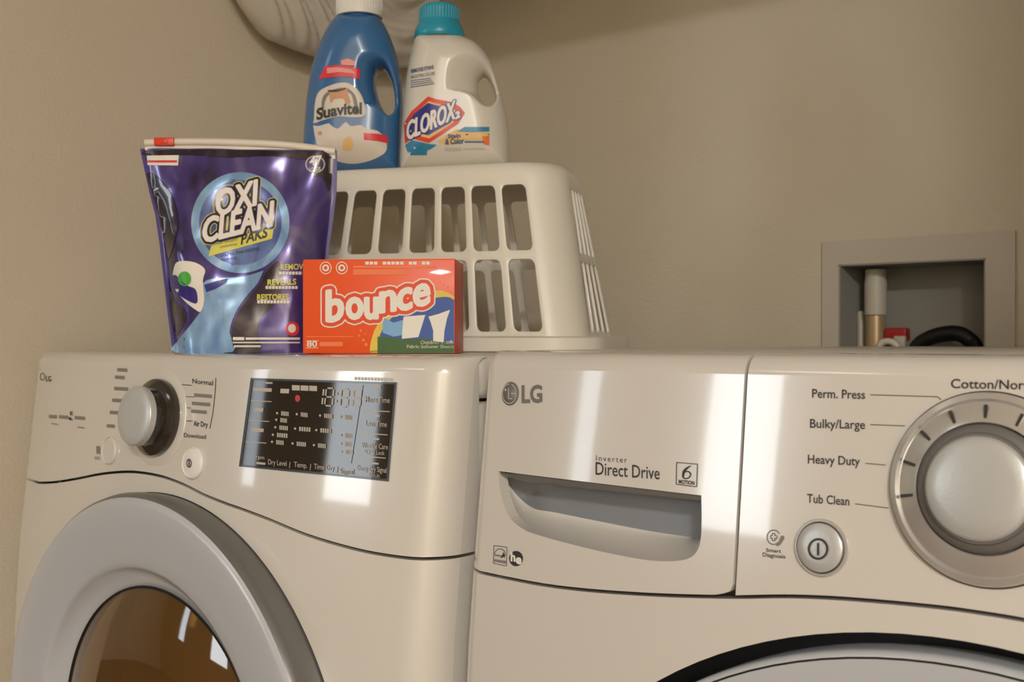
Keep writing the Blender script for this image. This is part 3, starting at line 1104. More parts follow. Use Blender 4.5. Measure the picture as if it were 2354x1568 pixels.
# prints on the control panel
p = Print(SW, 0.0004)
p.text('Perm. Press', (1868, 914), (1989, 917), 20, 0.01)
p.text('Bulky/Large', (1863, 983), (1989, 986), 20, 0.01)
p.text('Heavy Duty', (1858, 1065), (1977, 1070), 20, 0.01)
p.text('Tub Clean', (1856, 1155), (1953, 1162), 20, 0.01)
p.text('Cotton/Normal', (2187, 892), (2400, 896), 21, 0.01)
p.text('Smart', (1762, 1268), (1796, 1271), 8, 0.01)
p.text('Diagnosis', (1754, 1279), (1806, 1284), 9, 0.01)
for a in ([(2001, 907.5), (2156, 912), (2164, 919)], [(2001, 976), (2081, 979)], [(1990, 1065), (2037, 1069)], [(1966, 1158), (2043, 1168)]):
    p.line(a, 1.7)
p.ell(1779, 1235, 16, 17.5, 0.90, a0=60, a1=330)
for a in ([(1772, 1231), (1776, 1231), (1776, 1226), (1782, 1226.5), (1782, 1231.5), (1787, 1232), (1787, 1238), (1782, 1237.5), (1782, 1243), (1776, 1242.5), (1776, 1237), (1772, 1237), (1772, 1231)],):
    p.line(a, 1.5)
p.build('lettering', M['ink'], wpanel)
p = Print(SW, 0.0005)
p.poly([(1796, 1232), (1803, 1231), (1804, 1238), (1795, 1252), (1787, 1256), (1783, 1250), (1791, 1245)])
p.build('handset_mark', M['greyink'], wpanel)
# power button
BO, BN = knob_frame(SW, 1889, 1259)
d0 = (BO - CAM).dot(FWD)
br = 66.0 * d0 / FPX
pb = lathe('power_button', BO, BN, [(br, 0.0), (br, 0.0012), (br * 0.96, 0.0022), (br * 0.90, 0.0022), (br * 0.885, 0.0008), (br * 0.86, 0.0008), (br * 0.845, 0.0030), (br * 0.80, 0.0036), (br * 0.5, 0.0040), (0, 0.0042)], M['chrome'], washer, 72)
lathe('button_groove', BO, BN, [(br * 0.895, 0.0016), (br * 0.855, 0.0016)], M['black'], pb, 72)
lathe('button_face', BO, BN, [(br * 0.845, 0.0031), (br * 0.80, 0.0038), (br * 0.5, 0.0042), (0, 0.0044)], M['capmetal'], pb, 64)
U, V, N = frame_of(BN)
p = Print(Surf(BO, U, V, N, lambda u, v: 0.0046))
p.ell(1881, 1262, 23.5, 25, 0.80); p.rect(1878.6, 1248, 1883.4, 1277)
p.build('power_symbol', M['ink'], pb)
# the dial
DO, DN = knob_frame(SW, 2268, 1124)
k = (DO - CAM).dot(FWD) / FPX
ro = 222 * k
dial = lathe('dial', DO, DN, [(ro, 0.0), (ro, 0.0025), (ro * 0.985, 0.004), (ro * 0.93, 0.0048), (ro * 0.90, 0.0035), (ro * 0.86, 0.0045), (ro * 0.72, 0.007), (ro * 0.685, 0.0075), (ro * 0.672, 0.006), (ro * 0.67, 0.002), (0, 0.002)], M['chrome'], washer, 96)
lathe('dial_edge', DO, DN, [(ro * 1.018, -0.0005), (ro * 1.018, 0.0006), (ro * 1.002, 0.0008)], M['ink'], dial, 96)
lathe('dial_skirt', DO, DN, [(ro * 0.665, 0.002), (ro * 0.66, 0.0085), (ro * 0.645, 0.0100), (ro * 0.60, 0.0110), (ro * 0.575, 0.0115), (ro * 0.56, 0.0135), (0, 0.0135)], M['silver_dark'], dial, 96)
rcp = ro * 0.535
lathe('dial_cap', DO, DN, [(rcp, 0.011), (rcp, 0.0145), (rcp * 0.985, 0.0158), (rcp * 0.93, 0.0169), (rcp * 0.7, 0.0180), (rcp * 0.4, 0.0187), (0, 0.0190)], M['capmetal'], dial, 96)
U, V, N = frame_of(DN)
for a in range(-4, 5):
    th = R(90 - a * 25)
    bm = bmesh.new()
    c = DO + (U * math.cos(th) + V * math.sin(th)) * ro * 0.79 + DN * 0.0062
    tt = (U * math.cos(th) + V * math.sin(th))
    ss = DN.cross(tt)
    add_box(bm, (-ro * 0.075, -ro * 0.016, -0.001), (ro * 0.075, ro * 0.016, 0.0007))
    Mx = Matrix.Translation(c) @ Matrix((tt, ss, DN)).transposed().to_4x4()
    bm.transform(Mx)
    obj('tick_mark', bm, M['ink'], dial)
# front panel and door
WCX, WCR = -0.208, 0.3536
WCZ = 0.989 - 0.5186
lowz = 0.10
patch('front_panel', [[(X0, lowz), (X1, lowz)] + [(u, v - g) for u, v in reversed(seam)], circle(WCX, WCZ, WCR, 128)],
      WA.ucuts(30), [0.15 + 0.05 * k for k in range(14)], SW, M['enamel'], washer, WA.back())
bm = bmesh.new()
add_box(bm, (X0 + 0.01, WA.YF + 0.0, 0.03), (X1 - 0.01, WA.YF + 0.03, lowz - 0.003), 0.003)
obj('kick_plate', bm, M['enamel_side'], washer)
yb = WA.YF - WA.h(WCX, WCZ + WCR * 0.97)
O = Vector((WCX, yb, WCZ))
ND = Vector((0, -1, 0.03)).normalized()
r = WCR
wdoor = lathe('door', O, ND, [(r - 0.0105, -0.02), (r - 0.0105, 0.003), (r - 0.0112, 0.006), (r - 0.0128, 0.0075), (r - 0.0142, 0.008), (r - 0.0145, 0.0074), (r - 0.0152, 0.0074), (r - 0.0155, 0.008), (r - 0.05, 0.009), (r - 0.09, 0.006), (r - 0.10, 0.0), (r - 0.11, -0.02)], M['silver'], washer, 128, ang=60)
lathe('door_line', O, ND, [(r - 0.01425, 0.0081), (r - 0.0149, 0.0076), (r - 0.0155, 0.0081)], M['ink'], wdoor, 128)
lathe('door_gasket', O, ND, [(r + 0.0005, -0.001), (r - 0.001, -0.004), (r - 0.009, -0.012), (r - 0.0115, -0.02)], M['rubber'], wdoor, 128)
lathe('door_glass', O, ND, [(r - 0.105, 0.0), (r - 0.16, 0.01), (0, 0.02)], M['smoke'], wdoor, 96)

# ================================================================== laundry basket, upside down on the dryer
DT = DR.T
BA = R(17)
bdx = (RGT * math.cos(BA) - FWD * math.sin(BA))
bdy = (FWD * math.cos(BA) + RGT * math.sin(BA))
fr = at_depth(1362, 790, 1.165)
fr.z = DT + 0.0008
BW, BD, BH = 0.468, 0.245, 0.210
bc = fr - bdx * (BW / 2) + bdy * (BD / 2)
basket = thing('laundry_basket', 'white slotted plastic laundry basket turned upside down on the dryer', 'basket', bc)
def rrect(hw, hd, r, nc=8):
    """closed rounded rectangle as (point, length) list, starting at front left, going right"""
    pts = []
    for cx, cy, a0 in ((hw - r, -hd + r, -90), (hw - r, hd - r, 0), (-hw + r, hd - r, 90), (-hw + r, -hd + r, 180)):
        for k in range(nc + 1):
            a = R(a0 + 90 * k / nc)
            pts.append((cx + r * math.cos(a), cy + r * math.sin(a)))
    return pts
def bpt(hw, hd, r, s):
    """point on the rounded rectangle at s: 0..1 front, 1..2 right, 2..3 back, 3..4 left; corners in the last/first tenths"""
    side = int(math.floor(s)) % 4
    t = s - math.floor(s)
    c = 0.10
    H = (hw, hd, hw, hd)[side]
    L = H - r
    def local(t):
        if t < c:
            a = R(45 * (t / c))          # first half corner: from 45 deg to straight
            return (-L - r * math.sin(R(45) - a), r * math.cos(R(45) - a))
        if t > 1 - c:
            a = R(45 * ((t - 1 + c) / c))
            return (L + r * math.sin(a), r * math.cos(a))
        return (-L + 2 * L * (t - c) / (1 - 2 * c), r)
    x, y = local(t)
    D = (hd, hw, hd, hw)[side] - r + y
    return ((x, -D), (D, x), (-x, D), (-D, -x))[side]
def bz(t):
    """height fraction t 0..1 -> (offset inward, z)"""
    return 0.036 * t + 0.0, BH * t
def bmap(s, t):
    # t > 1 runs over the rounded top edge
    inw, z = bz(min(t, 1.0))
    r0 = 0.045
    hw, hd = BW / 2 - 0.016 - inw, BD / 2 - 0.016 - inw
    rt = 0.014
    if t > 0.894:
        a = min((t - 0.894) / 0.106, 1.0) * math.pi / 2
        inw2, z0 = bz(0.894)
        hw, hd = BW / 2 - 0.016 - inw2 - rt * (1 - math.cos(a)), BD / 2 - 0.016 - inw2 - rt * (1 - math.cos(a))
        z = z0 + (BH - z0) * math.sin(a)
    x, y = bpt(hw, hd, r0, s)
    return bc + bdx * x + bdy * y + UP * z
bm = bmesh.new()
vcache = {}
def bv_(s, t):
    key = (round((s % 4.0), 5), round(t, 5))
    if key not in vcache:
        vcache[key] = bm.verts.new(bmap(s % 4.0, t))
    return vcache[key]
def bay(s0, s1, t0, t1, es, et, rs, rt_):
    """frame of a bay round a rounded slot"""
    a0, a1, b0, b1 = s0 + es, s1 - es, t0 + et, t1 - et
    inner, outer = [], []
    for cx, cy, sx, sy, ang in ((a1 - rs, b0 + rt_, 1, -1, -90), (a1 - rs, b1 - rt_, 1, 1, 0), (a0 + rs, b1 - rt_, -1, 1, 90), (a0 + rs, b0 + rt_, -1, -1, 180)):
        for k in range(5):
            a = R(ang + 90 * k / 4)
            x, y = cx + rs * math.cos(a), cy + rt_ * math.sin(a)
            inner.append((x, y))
            ex, ey = (s1 if sx > 0 else s0), (t1 if sy > 0 else t0)
            vert_first = (ang in (0, 180))
            if k == 2:
                outer.append((ex, ey))
            elif (k < 2) == vert_first:
                outer.append((ex, y))
            else:
                outer.append((x, ey))
    n = len(inner)
    # points along the straight top and bottom, for the wall's curve
    for k in range(n):
        k2 = (k + 1) % n
        q = [bv_(*outer[k]), bv_(*outer[k2]), bv_(*inner[k2]), bv_(*inner[k])]
        q2 = []
        for v in q:
            if v not in q2:
                q2.append(v)
        if len(q2) >= 3:
            try:
                bm.faces.new(q2)
            except ValueError:
                pass
def s_at(px, t, a, b):
    for _ in range(40):
        m_ = (a + b) / 2
        if proj(bmap(m_, t))[0] < px:
            a = m_
        else:
            b = m_
    return a
hi_f = s_at(1224, 0.7, 0.3, 0.98)
pitch = hi_f - s_at(1150.5, 0.7, 0.3, 0.98)
n_f = int((hi_f - 0.10) / pitch)
lo_r = 1.0 + 0.13
spans = [(hi_f - n_f * pitch, hi_f, n_f), (lo_r, 1.87, 4), (2 + 1 - hi_f, 2 + 1 - (hi_f - n_f * pitch), n_f), (3.13, 3.87, 4)]
for sd in range(4):
    lo, hi, ns = spans[sd]
    bays = [(lo + (hi - lo) * k / ns, lo + (hi - lo) * (k + 1) / ns) for k in range(ns)]
    es = (hi - lo) / ns * 0.105
    rs = (hi - lo) / ns * 0.16
    for s0, s1 in bays:
        bay(s0, s1, 0.079, 0.4985, es, 0.0225, rs, 0.035)
        bay(s0, s1, 0.4985, 0.894, es, 0.0225, rs, 0.035)
        xs = [s0, s0 + es, s0 + es + rs * (1 - math.cos(R(45))), s0 + es + rs, s1 - es - rs, s1 - es - rs * (1 - math.cos(R(45))), s1 - es, s1]
    # solid bands below and above, and the corner posts
    allx = []
    for s0, s1 in bays:
        a0, a1 = s0 + es, s1 - es
        allx += [s0, a0 + rs - rs * math.sin(R(22.5)) * 0 , a1]
    for band in ((0.0, 0.079), (0.894, 0.915), (0.915, 0.94), (0.94, 0.97), (0.97, 1.0)):
        xs = set()
        for s0, s1 in bays:
            a0, a1 = s0 + es, s1 - es
            xs.add(s0); xs.add(s1)
            for k in range(5):
                a = R(90 * k / 4)
                if k != 2 and k < 2:
                    pass
            for k in range(5):
                # the same s positions the bays put on their horizontal edges
                for cx, ang in ((a1 - rs, -90), (a1 - rs, 0), (a0 + rs, 90), (a0 + rs, 180)):
                    x = cx + rs * math.cos(R(ang + 90 * k / 4))
                    vert_first = ang in (0, 180)
                    if k != 2 and (k < 2) != vert_first:
                        xs.add(round(x, 7))
        xs = sorted(xs)
        for a, b in zip(xs, xs[1:]):
            bm.faces.new((bv_(a, band[0]), bv_(b, band[0]), bv_(b, band[1]), bv_(a, band[1])))
    # corner to the next side
    nxt = spans[(sd + 1) % 4][0] + (4 if sd == 3 else 0)
    cs = [hi + (nxt - hi) * k / 14 for k in range(15)]
    ts = {0.0, 0.079, 0.4985, 0.894, 0.915, 0.94, 0.97, 1.0}
    for t0, t1 in ((0.079, 0.4985), (0.4985, 0.894)):
        b0, b1 = t0 + 0.0225, t1 - 0.0225
        for k in range(5):
            for cy, ang in ((b0 + 0.035, -90), (b1 - 0.035, 0), (b1 - 0.035, 90), (b0 + 0.035, 180)):
                y = cy + 0.035 * math.sin(R(ang + 90 * k / 4))
                vert_first = ang in (0, 180)
                if k != 2 and (k < 2) == vert_first:
                    ts.add(round(y, 7))
    ts = sorted(ts)
    for a, b in zip(cs, cs[1:]):
        for t0, t1 in zip(ts, ts[1:]):
            try:
                bm.faces.new((bv_(a, t0), bv_(b, t0), bv_(b, t1), bv_(a, t1)))
            except ValueError:
                pass
# closed bottom (now on top)
ring = [bmap(s, 1.0) for s in [4 * k / 160 for k in range(160)]]
cv = bm.verts.new(bc + UP * BH)
rv = [bm.verts.new(q) for q in ring]
for k in range(160):
    bm.faces.new((rv[k], rv[(k + 1) % 160], cv))
bmesh.ops.remove_doubles(bm, verts=bm.verts, dist=2e-4)
body = obj('basket_body', bm, M['basket'], basket, ang=50)
so = body.modifiers.new('thickness', 'SOLIDIFY')
so.thickness = 0.0028
so.offset = -1
bv = body.modifiers.new('soft_edges', 'BEVEL')
bv.width = 0.0007
bv.segments = 1
bv.limit_method = 'ANGLE'
bv.angle_limit = R(60)
# rim
bm = bmesh.new()
prof = [(0.010, 0.0165), (0.003, 0.0160), (0.0, 0.0145), (0.0, 0.001), (0.001, 0.0), (0.0035, 0.0), (0.004, 0.0125), (0.010, 0.0135), (0.0172, 0.0135), (0.0172, 0.0165)]
loops = []
NS = 120
for inw, z in prof:
    loops.append([bm.verts.new(bc + bdx * q[0] + bdy * q[1] + UP * z) for q in [bpt(BW / 2 - inw, BD / 2 - inw, 0.06, 4 * k / NS) for k in range(NS)]])
for a, b in zip(loops, loops[1:] + loops[:1]):
    for k in range(NS):
        bm.faces.new((a[k], a[(k + 1) % NS], b[(k + 1) % NS], b[k]))
obj('basket_rim', bm, M['basket'], basket)

# ================================================================== bottles on the basket
BT = DT + BH + 0.0011
def bottle_body(name, root, m, sil, hole, dep, half, rbody, rhole, step=4.0, low=1e9, hpow=2.2):
    """body grown from its outline (photo pixels at depth dep), hollowed round the handle opening; returns its front surface"""
    k = dep / FPX
    xs = [q[0] for q in sil]; ys = [q[1] for q in sil]
    cx = (min(xs) + max(xs)) / 2
    nx = int((max(xs) - min(xs)) / step) + 9
    ny = int((max(ys) - min(ys)) / step) + 9
    gx = min(xs) - 4 * step + np.arange(nx) * step
    gy = min(ys) - 4 * step + np.arange(ny) * step
    X, Y = np.meshgrid(gx, gy, indexing='ij')
    d1 = sd_poly(X, Y, sil) * k
    d2 = -sd_poly(X, Y, hole) * k
    A = np.clip(1 - d1 / rbody, 0, None) ** 2.0
    d2 = np.where(d2 > 0, d2 * (1 + 4 * np.clip((Y - low) / 25, 0, 1)), d2)
    B = np.clip(1 - d2 / rhole, 0, None) ** hpow
    q = (A ** 5 + B ** 5) ** 0.2
    nz = int(2 * half / (step * k)) + 9
    gz = (np.arange(nz) - (nz - 1) / 2) * step * k
    f = q[:, :, None] + (np.abs(gz)[None, None, :] / half) ** 2.2 - 1
    P, F = surface_nets(f, (step, step, step * k), (gx[0], gy[0], gz[0]))
    O = at_depth(cx, CY, dep); 
    def T_(p):
        return CAM + FWD * dep + RGT * ((p[0] - CX) * k) + UP * ((CY - p[1]) * k) - FWD * p[2]
    o = mesh_from(name, P, F, m, root, T_)
    hgrid = half * np.clip(1 - q, 0, None) ** (1 / 2.2)
    def h(u, v):
        gx_, gy_ = (u / k + CX - gx[0]) / step, (CY - v / k - gy[0]) / step
        i, j = int(math.floor(gx_)), int(math.floor(gy_))
        if i < 0 or j < 0 or i >= nx - 1 or j >= ny - 1:
            return 0.0
        a, b = gx_ - i, gy_ - j
        return float(hgrid[i, j] * (1 - a) * (1 - b) + hgrid[i + 1, j] * a * (1 - b) + hgrid[i, j + 1] * (1 - a) * b + hgrid[i + 1, j + 1] * a * b)
    return o, Surf(CAM + FWD * dep, RGT, UP, -FWD, h)

# --- blue bottle
bd = 1.345
yb_ = CY - (BT - CAM.z) / bd * FPX
sil = spl2([(806, 34), (776, 40), (757, 62), (741, 92), (727, 127), (715, 170), (706, 230), (701, 290), (698, 350), (700, yb_ - 6), (706, yb_)], 6) + \
      spl2([(912, yb_), (919, yb_ - 6), (922, 340), (924, 290), (926, 240), (924, 190), (915, 140), (901, 95), (886, 62), (868, 40), (838, 34)], 6)
hole = spl2([(866, 168), (875, 162), (885, 163), (893, 176), (903, 200), (908, 232), (907, 262), (900, 273), (893, 270), (884, 258), (873, 236), (866, 209), (864, 186), (866, 168)], 4)[:-1]
O = at_depth(810, CY, bd); O.z = BT
blue = thing('fabric_softener_bottle', 'blue plastic jug with white cap and side handle standing on the upturned basket', 'bottle', O)
bb, SBl = bottle_body('bottle_body', blue, M['bluepl'], sil, hole, bd, 0.040, 0.040, 0.020, 3.5, 250, 1.7)
k = bd / FPX
CO = at_depth(826, CY, bd); CO.z = CAM.z + (CY - 36) * k
lathe('bottle_neck', CO, UP, [(0.024, -0.008), (0.022, -0.001), (0.02, 0.01), (0.0, 0.01)], M['bluepl'], blue, 48)
bm = bmesh.new()
cr = 53 * k
add_lathe(bm, CO, UP, [(cr * 0.9, -0.003), (cr * 1.01, -0.0025), (cr * 1.02, 0.0), (cr, 0.003), (cr * 0.985, 0.022), (cr * 0.97, 0.040), (cr * 0.93, 0.043), (0, 0.0435)], 64)
for q in range(44):
    a = 2 * math.pi * q / 44
    c = CO + Vector((math.cos(a), math.sin(a), 0)) * cr * 0.99
    add_tube(bm, [c + UP * 0.004, c + UP * 0.038 - Vector((math.cos(a), math.sin(a), 0)) * cr * 0.02], 0.0006, 5)
obj('bottle_cap', bm, M['whitecap'], blue)
lab = Print(SBl, 0.0006, 14)
lab.poly(spl2([(735, 182), (768, 176), (800, 178), (827, 184), (828, 215), (832, 255), (845, 278), (868, 285), (889, 310), (893, 330), (888, 350), (862, 368), (820, 377), (780, 374), (745, 362), (728, 330), (719, 290), (718, 250), (724, 215), (735, 182)], 4)[:-1])
lab = lab.build('label', M['bluepl'], bb)
p = Print(SBl, 0.0010, 14)
p.poly(spl2([(720, 288), (732, 290), (755, 284), (762, 289), (777, 296), (795, 281), (806, 290), (830, 288), (842, 296), (868, 301), (884, 318), (890, 338), (882, 354), (850, 370), (812, 377), (775, 371), (742, 355), (727, 325), (720, 288)], 3)[:-1])
p.poly(spl2([(722, 276), (724, 240), (732, 213), (756, 198), (790, 190), (816, 200), (834, 226), (840, 264), (814, 270), (780, 268), (745, 276), (722, 284), (722, 276)], 4)[:-1])
p.build('label_cloud', M['cloud'], lab)
p = Print(SBl, 0.0013, 14)
p.poly([(734, 180), (747, 153), (770, 150), (800, 152), (828, 158), (827, 183), (805, 177), (775, 177), (734, 182)])
p.poly([(836, 306), (870, 308), (892, 313), (892, 330), (868, 325), (837, 322)])
p.build('red_ribbon', M['red'], lab)
p = Print(SBl, 0.0016, 14)
p.poly([(752, 157), (775, 155), (808, 160), (818, 170), (780, 166), (752, 170)])
p.poly([(784, 140), (800, 135), (817, 142), (816, 152), (785, 150)])
p.build('ribbon_highlight', M['pinksheen'], lab)  # pale highlights on and above the ribbon, painted on as colour
p = Print(SBl, 0.0012, 10)
p.poly(spl2([(740, 262), (740, 232), (750, 214), (778, 203), (800, 204), (818, 222), (824, 255), (820, 262), (814, 240), (806, 216), (780, 210), (755, 220), (746, 240), (745, 262), (740, 262)], 3)[:-1])
p.build('arch_line', M['greyink'], lab)
p = Print(SBl, 0.0013, 10)
p.poly(spl2([(757, 212), (775, 207), (796, 203), (802, 222), (806, 236), (795, 240), (790, 228), (770, 228), (760, 236), (757, 212)], 3)[:-1])
p.poly(spl2([(730, 304), (738, 302), (740, 309), (733, 311), (730, 304)], 3)[:-1])
p.build('peach_patch', M['peach'], lab)
p = Print(SBl, 0.0013, 10)
p.poly(spl2([(790, 322), (805, 314), (812, 330), (808, 345), (788, 345), (790, 322)], 3)[:-1])
p.build('yellow_patch', M['tan'], lab)
p = Print(SBl, 0.0018)
p.text('Suavitel', (729, 276), (831, 262), 25, 0.035, arc=4)
p.poly([(752, 208), (776, 207), (797, 202), (794, 206), (774, 212), (758, 212)])
p.build('lettering', M['ink'], lab)

# --- white bottle
wd = 1.322
yb_ = CY - (BT - CAM.z) / wd * FPX
sil = spl2([(990, 80), (958, 88), (947, 120), (938, 160), (930, 215), (925, 280), (921, 340), (921, yb_ - 8), (928, yb_)], 6) + \
      spl2([(1160, yb_), (1170, yb_ - 10), (1171, 330), (1166, 280), (1156, 235), (1145, 190), (1128, 143), (1100, 106), (1066, 88), (1035, 80)], 6)
hole = spl2([(1112, 176), (1122, 184), (1132, 205), (1138, 230), (1134, 244), (1124, 250), (1112, 244), (1103, 226), (1099, 204), (1102, 186), (1112, 176)], 4)[:-1]
O = at_depth(1046, CY, wd); O.z = BT
wht = thing('bleach_bottle', 'white plastic jug with teal cap and red and blue logo standing on the upturned basket', 'bottle', O)
wb, SWh = bottle_body('bottle_body', wht, M['whitepl'], sil, hole, wd, 0.042, 0.040, 0.036, 3.5, 222, 1.25)
k = wd / FPX
CO = at_depth(1010, CY, wd); CO.z = CAM.z + (CY - 88) * k
lathe('bottle_neck', CO, UP, [(0.027, -0.012), (0.0245, -0.001), (0.02, 0.006), (0.0, 0.006)], M['whitepl'], wht, 48)
bm = bmesh.new()
add_lathe(bm, CO, UP, [(55 * k, -0.002), (57.5 * k, 0.0), (58 * k, 0.003), (56 * k, 0.009), (51 * k, 0.014), (48 * k, 0.0165), (46.5 * k, 0.018), (45.5 * k, 0.030), (44.5 * k, 0.034), (41 * k, 0.0365), (0, 0.037)], 64)
for q in range(40):
    a = 2 * math.pi * q / 40
    dv = Vector((math.cos(a), math.sin(a), 0))
    add_tube(bm, [CO + dv * 46.3 * k + UP * 0.019, CO + dv * 44.8 * k + UP * 0.0335], 0.0005, 5)
obj('bottle_cap', bm, M['teal'], wht)
rd = [(928, 284), (946, 256), (984, 222), (1003, 228), (1040, 235), (1058, 246), (1069, 260), (1053, 285), (986, 329), (946, 319), (931, 331)]
def shrink(poly, f, c):
    return [(c[0] + (x - c[0]) * f, c[1] + (y - c[1]) * f) for x, y in poly]
cc = (996, 277)
p = Print(SWh, 0.0006, 14); p.poly(rd)
logo = p.build('logo', M['redor'], wb)
p = Print(SWh, 0.0009, 14); p.poly(shrink(rd, 0.80, (992, 277)))
p.build('logo_border', M['tan'], logo)
p = Print(SWh, 0.0012, 14); p.poly([(936, 290), (952, 262), (984, 237), (1005, 243), (1030, 248), (1046, 268), (1035, 283), (985, 311), (958, 306), (940, 314)])
p.build('logo_field', M['navy'], logo)
for r_, off, mm in ((3.6, 0.0015, 'navy'), (1.5, 0.0019, 'white')):
    p = Print(SWh, off)
    p.swollen([('CLOROX', (935, 323), (1045, 273), 42, 0.04), ('2', (1048, 274), (1057, 270), 15, 0.0)], r_, 1.3)
    p.build('lettering', M[mm], logo)
p = Print(SWh, 0.0006, 12)
p.poly([(931, 334), (946, 322), (986, 331), (1004, 333), (992, 342), (982, 346), (981, 357), (944, 357), (937, 350)])
p.poly([(1050, 303), (1068, 292), (1125, 292), (1125, 302), (1085, 304)])
p.build('teal_print', M['tealp'], wb)
p = Print(SWh, 0.0005, 12)
p.poly([(1005, 326), (1050, 296), (1068, 304), (1125, 304), (1125, 322), (1060, 322), (1030, 336)])
p.build('tan_print', M['tan'], wb)
p = Print(SWh, 0.0007, 12)
p.poly([(1108, 314), (1125, 313), (1125, 334), (1112, 332)])
p.build('orange_print', M['orangep'], wb)
p = Print(SWh, 0.0009)
p.text('Stain', (1030, 318), (1058, 316), 9, 0.04)
p.text('& Color', (1024, 332), (1066, 330), 12, 0.04)
p.rect(1070, 308, 1125, 311); p.rect(1068, 325, 1112, 328)
p.build('lettering', M['inkblue'], wb)
p = Print(SWh, 0.0007)
p.rect(1022, 340, 1060, 347); p.rect(1064, 341, 1115, 344)
p.build('lettering', M['palegrey'], wb)
p = Print(SWh, 0.0010, 12)

p.text('REMOVES STAINS', (945, 168), (997, 158), 8, 0.03)
p.text('BRIGHTENS COLORS', (945, 181), (1000, 172), 7, 0.0)
for q in range(4):
    p.line([(944, 186 + q * 5), (990 + 3 * q, 180 + q * 4.0)], 1.4)
p.build('lettering', M['inkblue'], wb)

# ================================================================== dryer-sheet carton
BXA = R(5)
fdx = (RGT * math.cos(BXA) - FWD * math.sin(BXA))
fdy = (FWD * math.cos(BXA) + RGT * math.sin(BXA))
c0 = at_depth(696, 813, 1.082); c0.z = DT
c1r = at_depth(1046, 813, 1.07)
bw = (c1r - c0).dot(fdx)
bh = (CY - 597) / FPX * 1.075 + (CAM.z - DT)
bdp = 0.062
Mx = Matrix.Translation(c0) @ Matrix((fdx, fdy, UP)).transposed().to_4x4()
cart = thing('dryer_sheet_carton', 'orange cardboard carton of dryer sheets on the dryer in front of the basket', 'box', c0 + fdx * bw / 2 + fdy * bdp / 2)
cb = box('carton', (0, 0, 0.0004), (bw, bdp, bh), [M['orange'], M['redside']], cart, 0.0009, 2, Mx)
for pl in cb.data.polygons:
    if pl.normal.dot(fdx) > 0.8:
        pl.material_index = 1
SC = Surf(c0.copy(), fdx, UP, -fdy)
bm = bmesh.new()
add_box(bm, (0.001, 0.0008, bh - 0.0002), (bw - 0.001, 0.03, bh + 0.0006)); bm.transform(Mx)
obj('carton_flap', bm, M['orange'], cart, smooth=False)
p = Print(SC, 0.0003)
arc = spl2([(868, 808), (872, 775), (890, 742), (920, 716), (960, 697), (1000, 685), (1030, 683), (1044, 690)], 5)
p.poly(arc + [(1044, 811), (868, 811)])
pic = p.build('picture', M['blue'], cb)
p = Print(SC, 0.0004)
arc2 = spl2([(850, 811), (853, 785), (866, 750), (895, 720), (935, 697), (985, 672), (1015, 668), (1044, 681)], 5)
p.poly(arc2 + list(reversed(arc)))
p.poly([(850, 811), (868, 811), (868, 806), (851, 806)])
p.build('yellow_band', M['yellow'], cb)
p = Print(SC, 0.0005)
p.poly(spl2([(868, 774), (900, 776), (940, 780), (980, 778), (1010, 782), (1044, 790)], 3) + [(1044, 812), (868, 812)])
p.build('meadow', M['green'], pic)
p = Print(SC, 0.0006)
p.poly([(928, 728), (978, 724), (970, 750), (962, 775), (924, 779), (926, 750)])
p.poly([(985, 728), (1008, 722), (1035, 712), (1028, 732), (1022, 760), (1020, 787), (996, 784), (996, 760), (990, 740)])
p.build('linen', M['white'], pic)
p = Print(SC, 0.0005)
p.poly([(880, 728), (905, 742), (928, 735), (926, 770), (905, 774), (880, 765)])
p.build('sky_patch', M['sky'], pic)
word = [('b', (752, 740), (789, 733), 71, 0), ('ou', (798, 732), (868, 731), 70, 0), ('n', (875, 718), (909, 713), 68, 0), ('ce', (915, 715), (987, 697), 70, 0)]
for r_, off, mm in ((15.0, 0.0006, 'white'), (12.0, 0.0008, 'carton_red'), (3.6, 0.0010, 'white')):
    p = Print(SC, off)
    p.swollen(word, r_)
    p.build('lettering', M[mm], cb)
p = Print(SC, 0.0005)
for cx in (749, 786):
    p.ell(cx, 616, 13.5, 14.5, 0.86); p.ell(cx, 616, 8, 8, 0.5)
for q in range(15):
    if q not in (3, 9, 12):
        p.rect(840 + q * 10, 601.5, 848 + q * 10, 608.5)
p.text('80', (706, 797), (729, 797), 13, 0.02)
p.rect(704, 783, 732, 784.2); p.rect(704, 799, 732, 800.2)
p.text('Outdoor Fresh', (967, 791), (1041, 790), 8, 0.02)
p.text('Fabric Softener Sheets', (936, 800), (1043, 800), 7, 0.02)
p.build('lettering', M['white'], cb)
p = Print(SC, 0.0004)
p.rect(812, 611, 1004, 616); p.rect(812, 619, 938, 632); p.rect(704, 773, 812, 775); p.rect(735, 786, 788, 796)
for x, y, r_ in ((830, 760, 3), (826, 772, 2.5), (840, 768, 2), (836, 782, 3.5), (842, 792, 4), (1030, 660, 3), (1036, 672, 2.4), (1020, 655, 1.8)):
    p.ell(x, y, r_, r_, n=14)
p.build('pale_print', M['orangel'], cb, stuff=True)

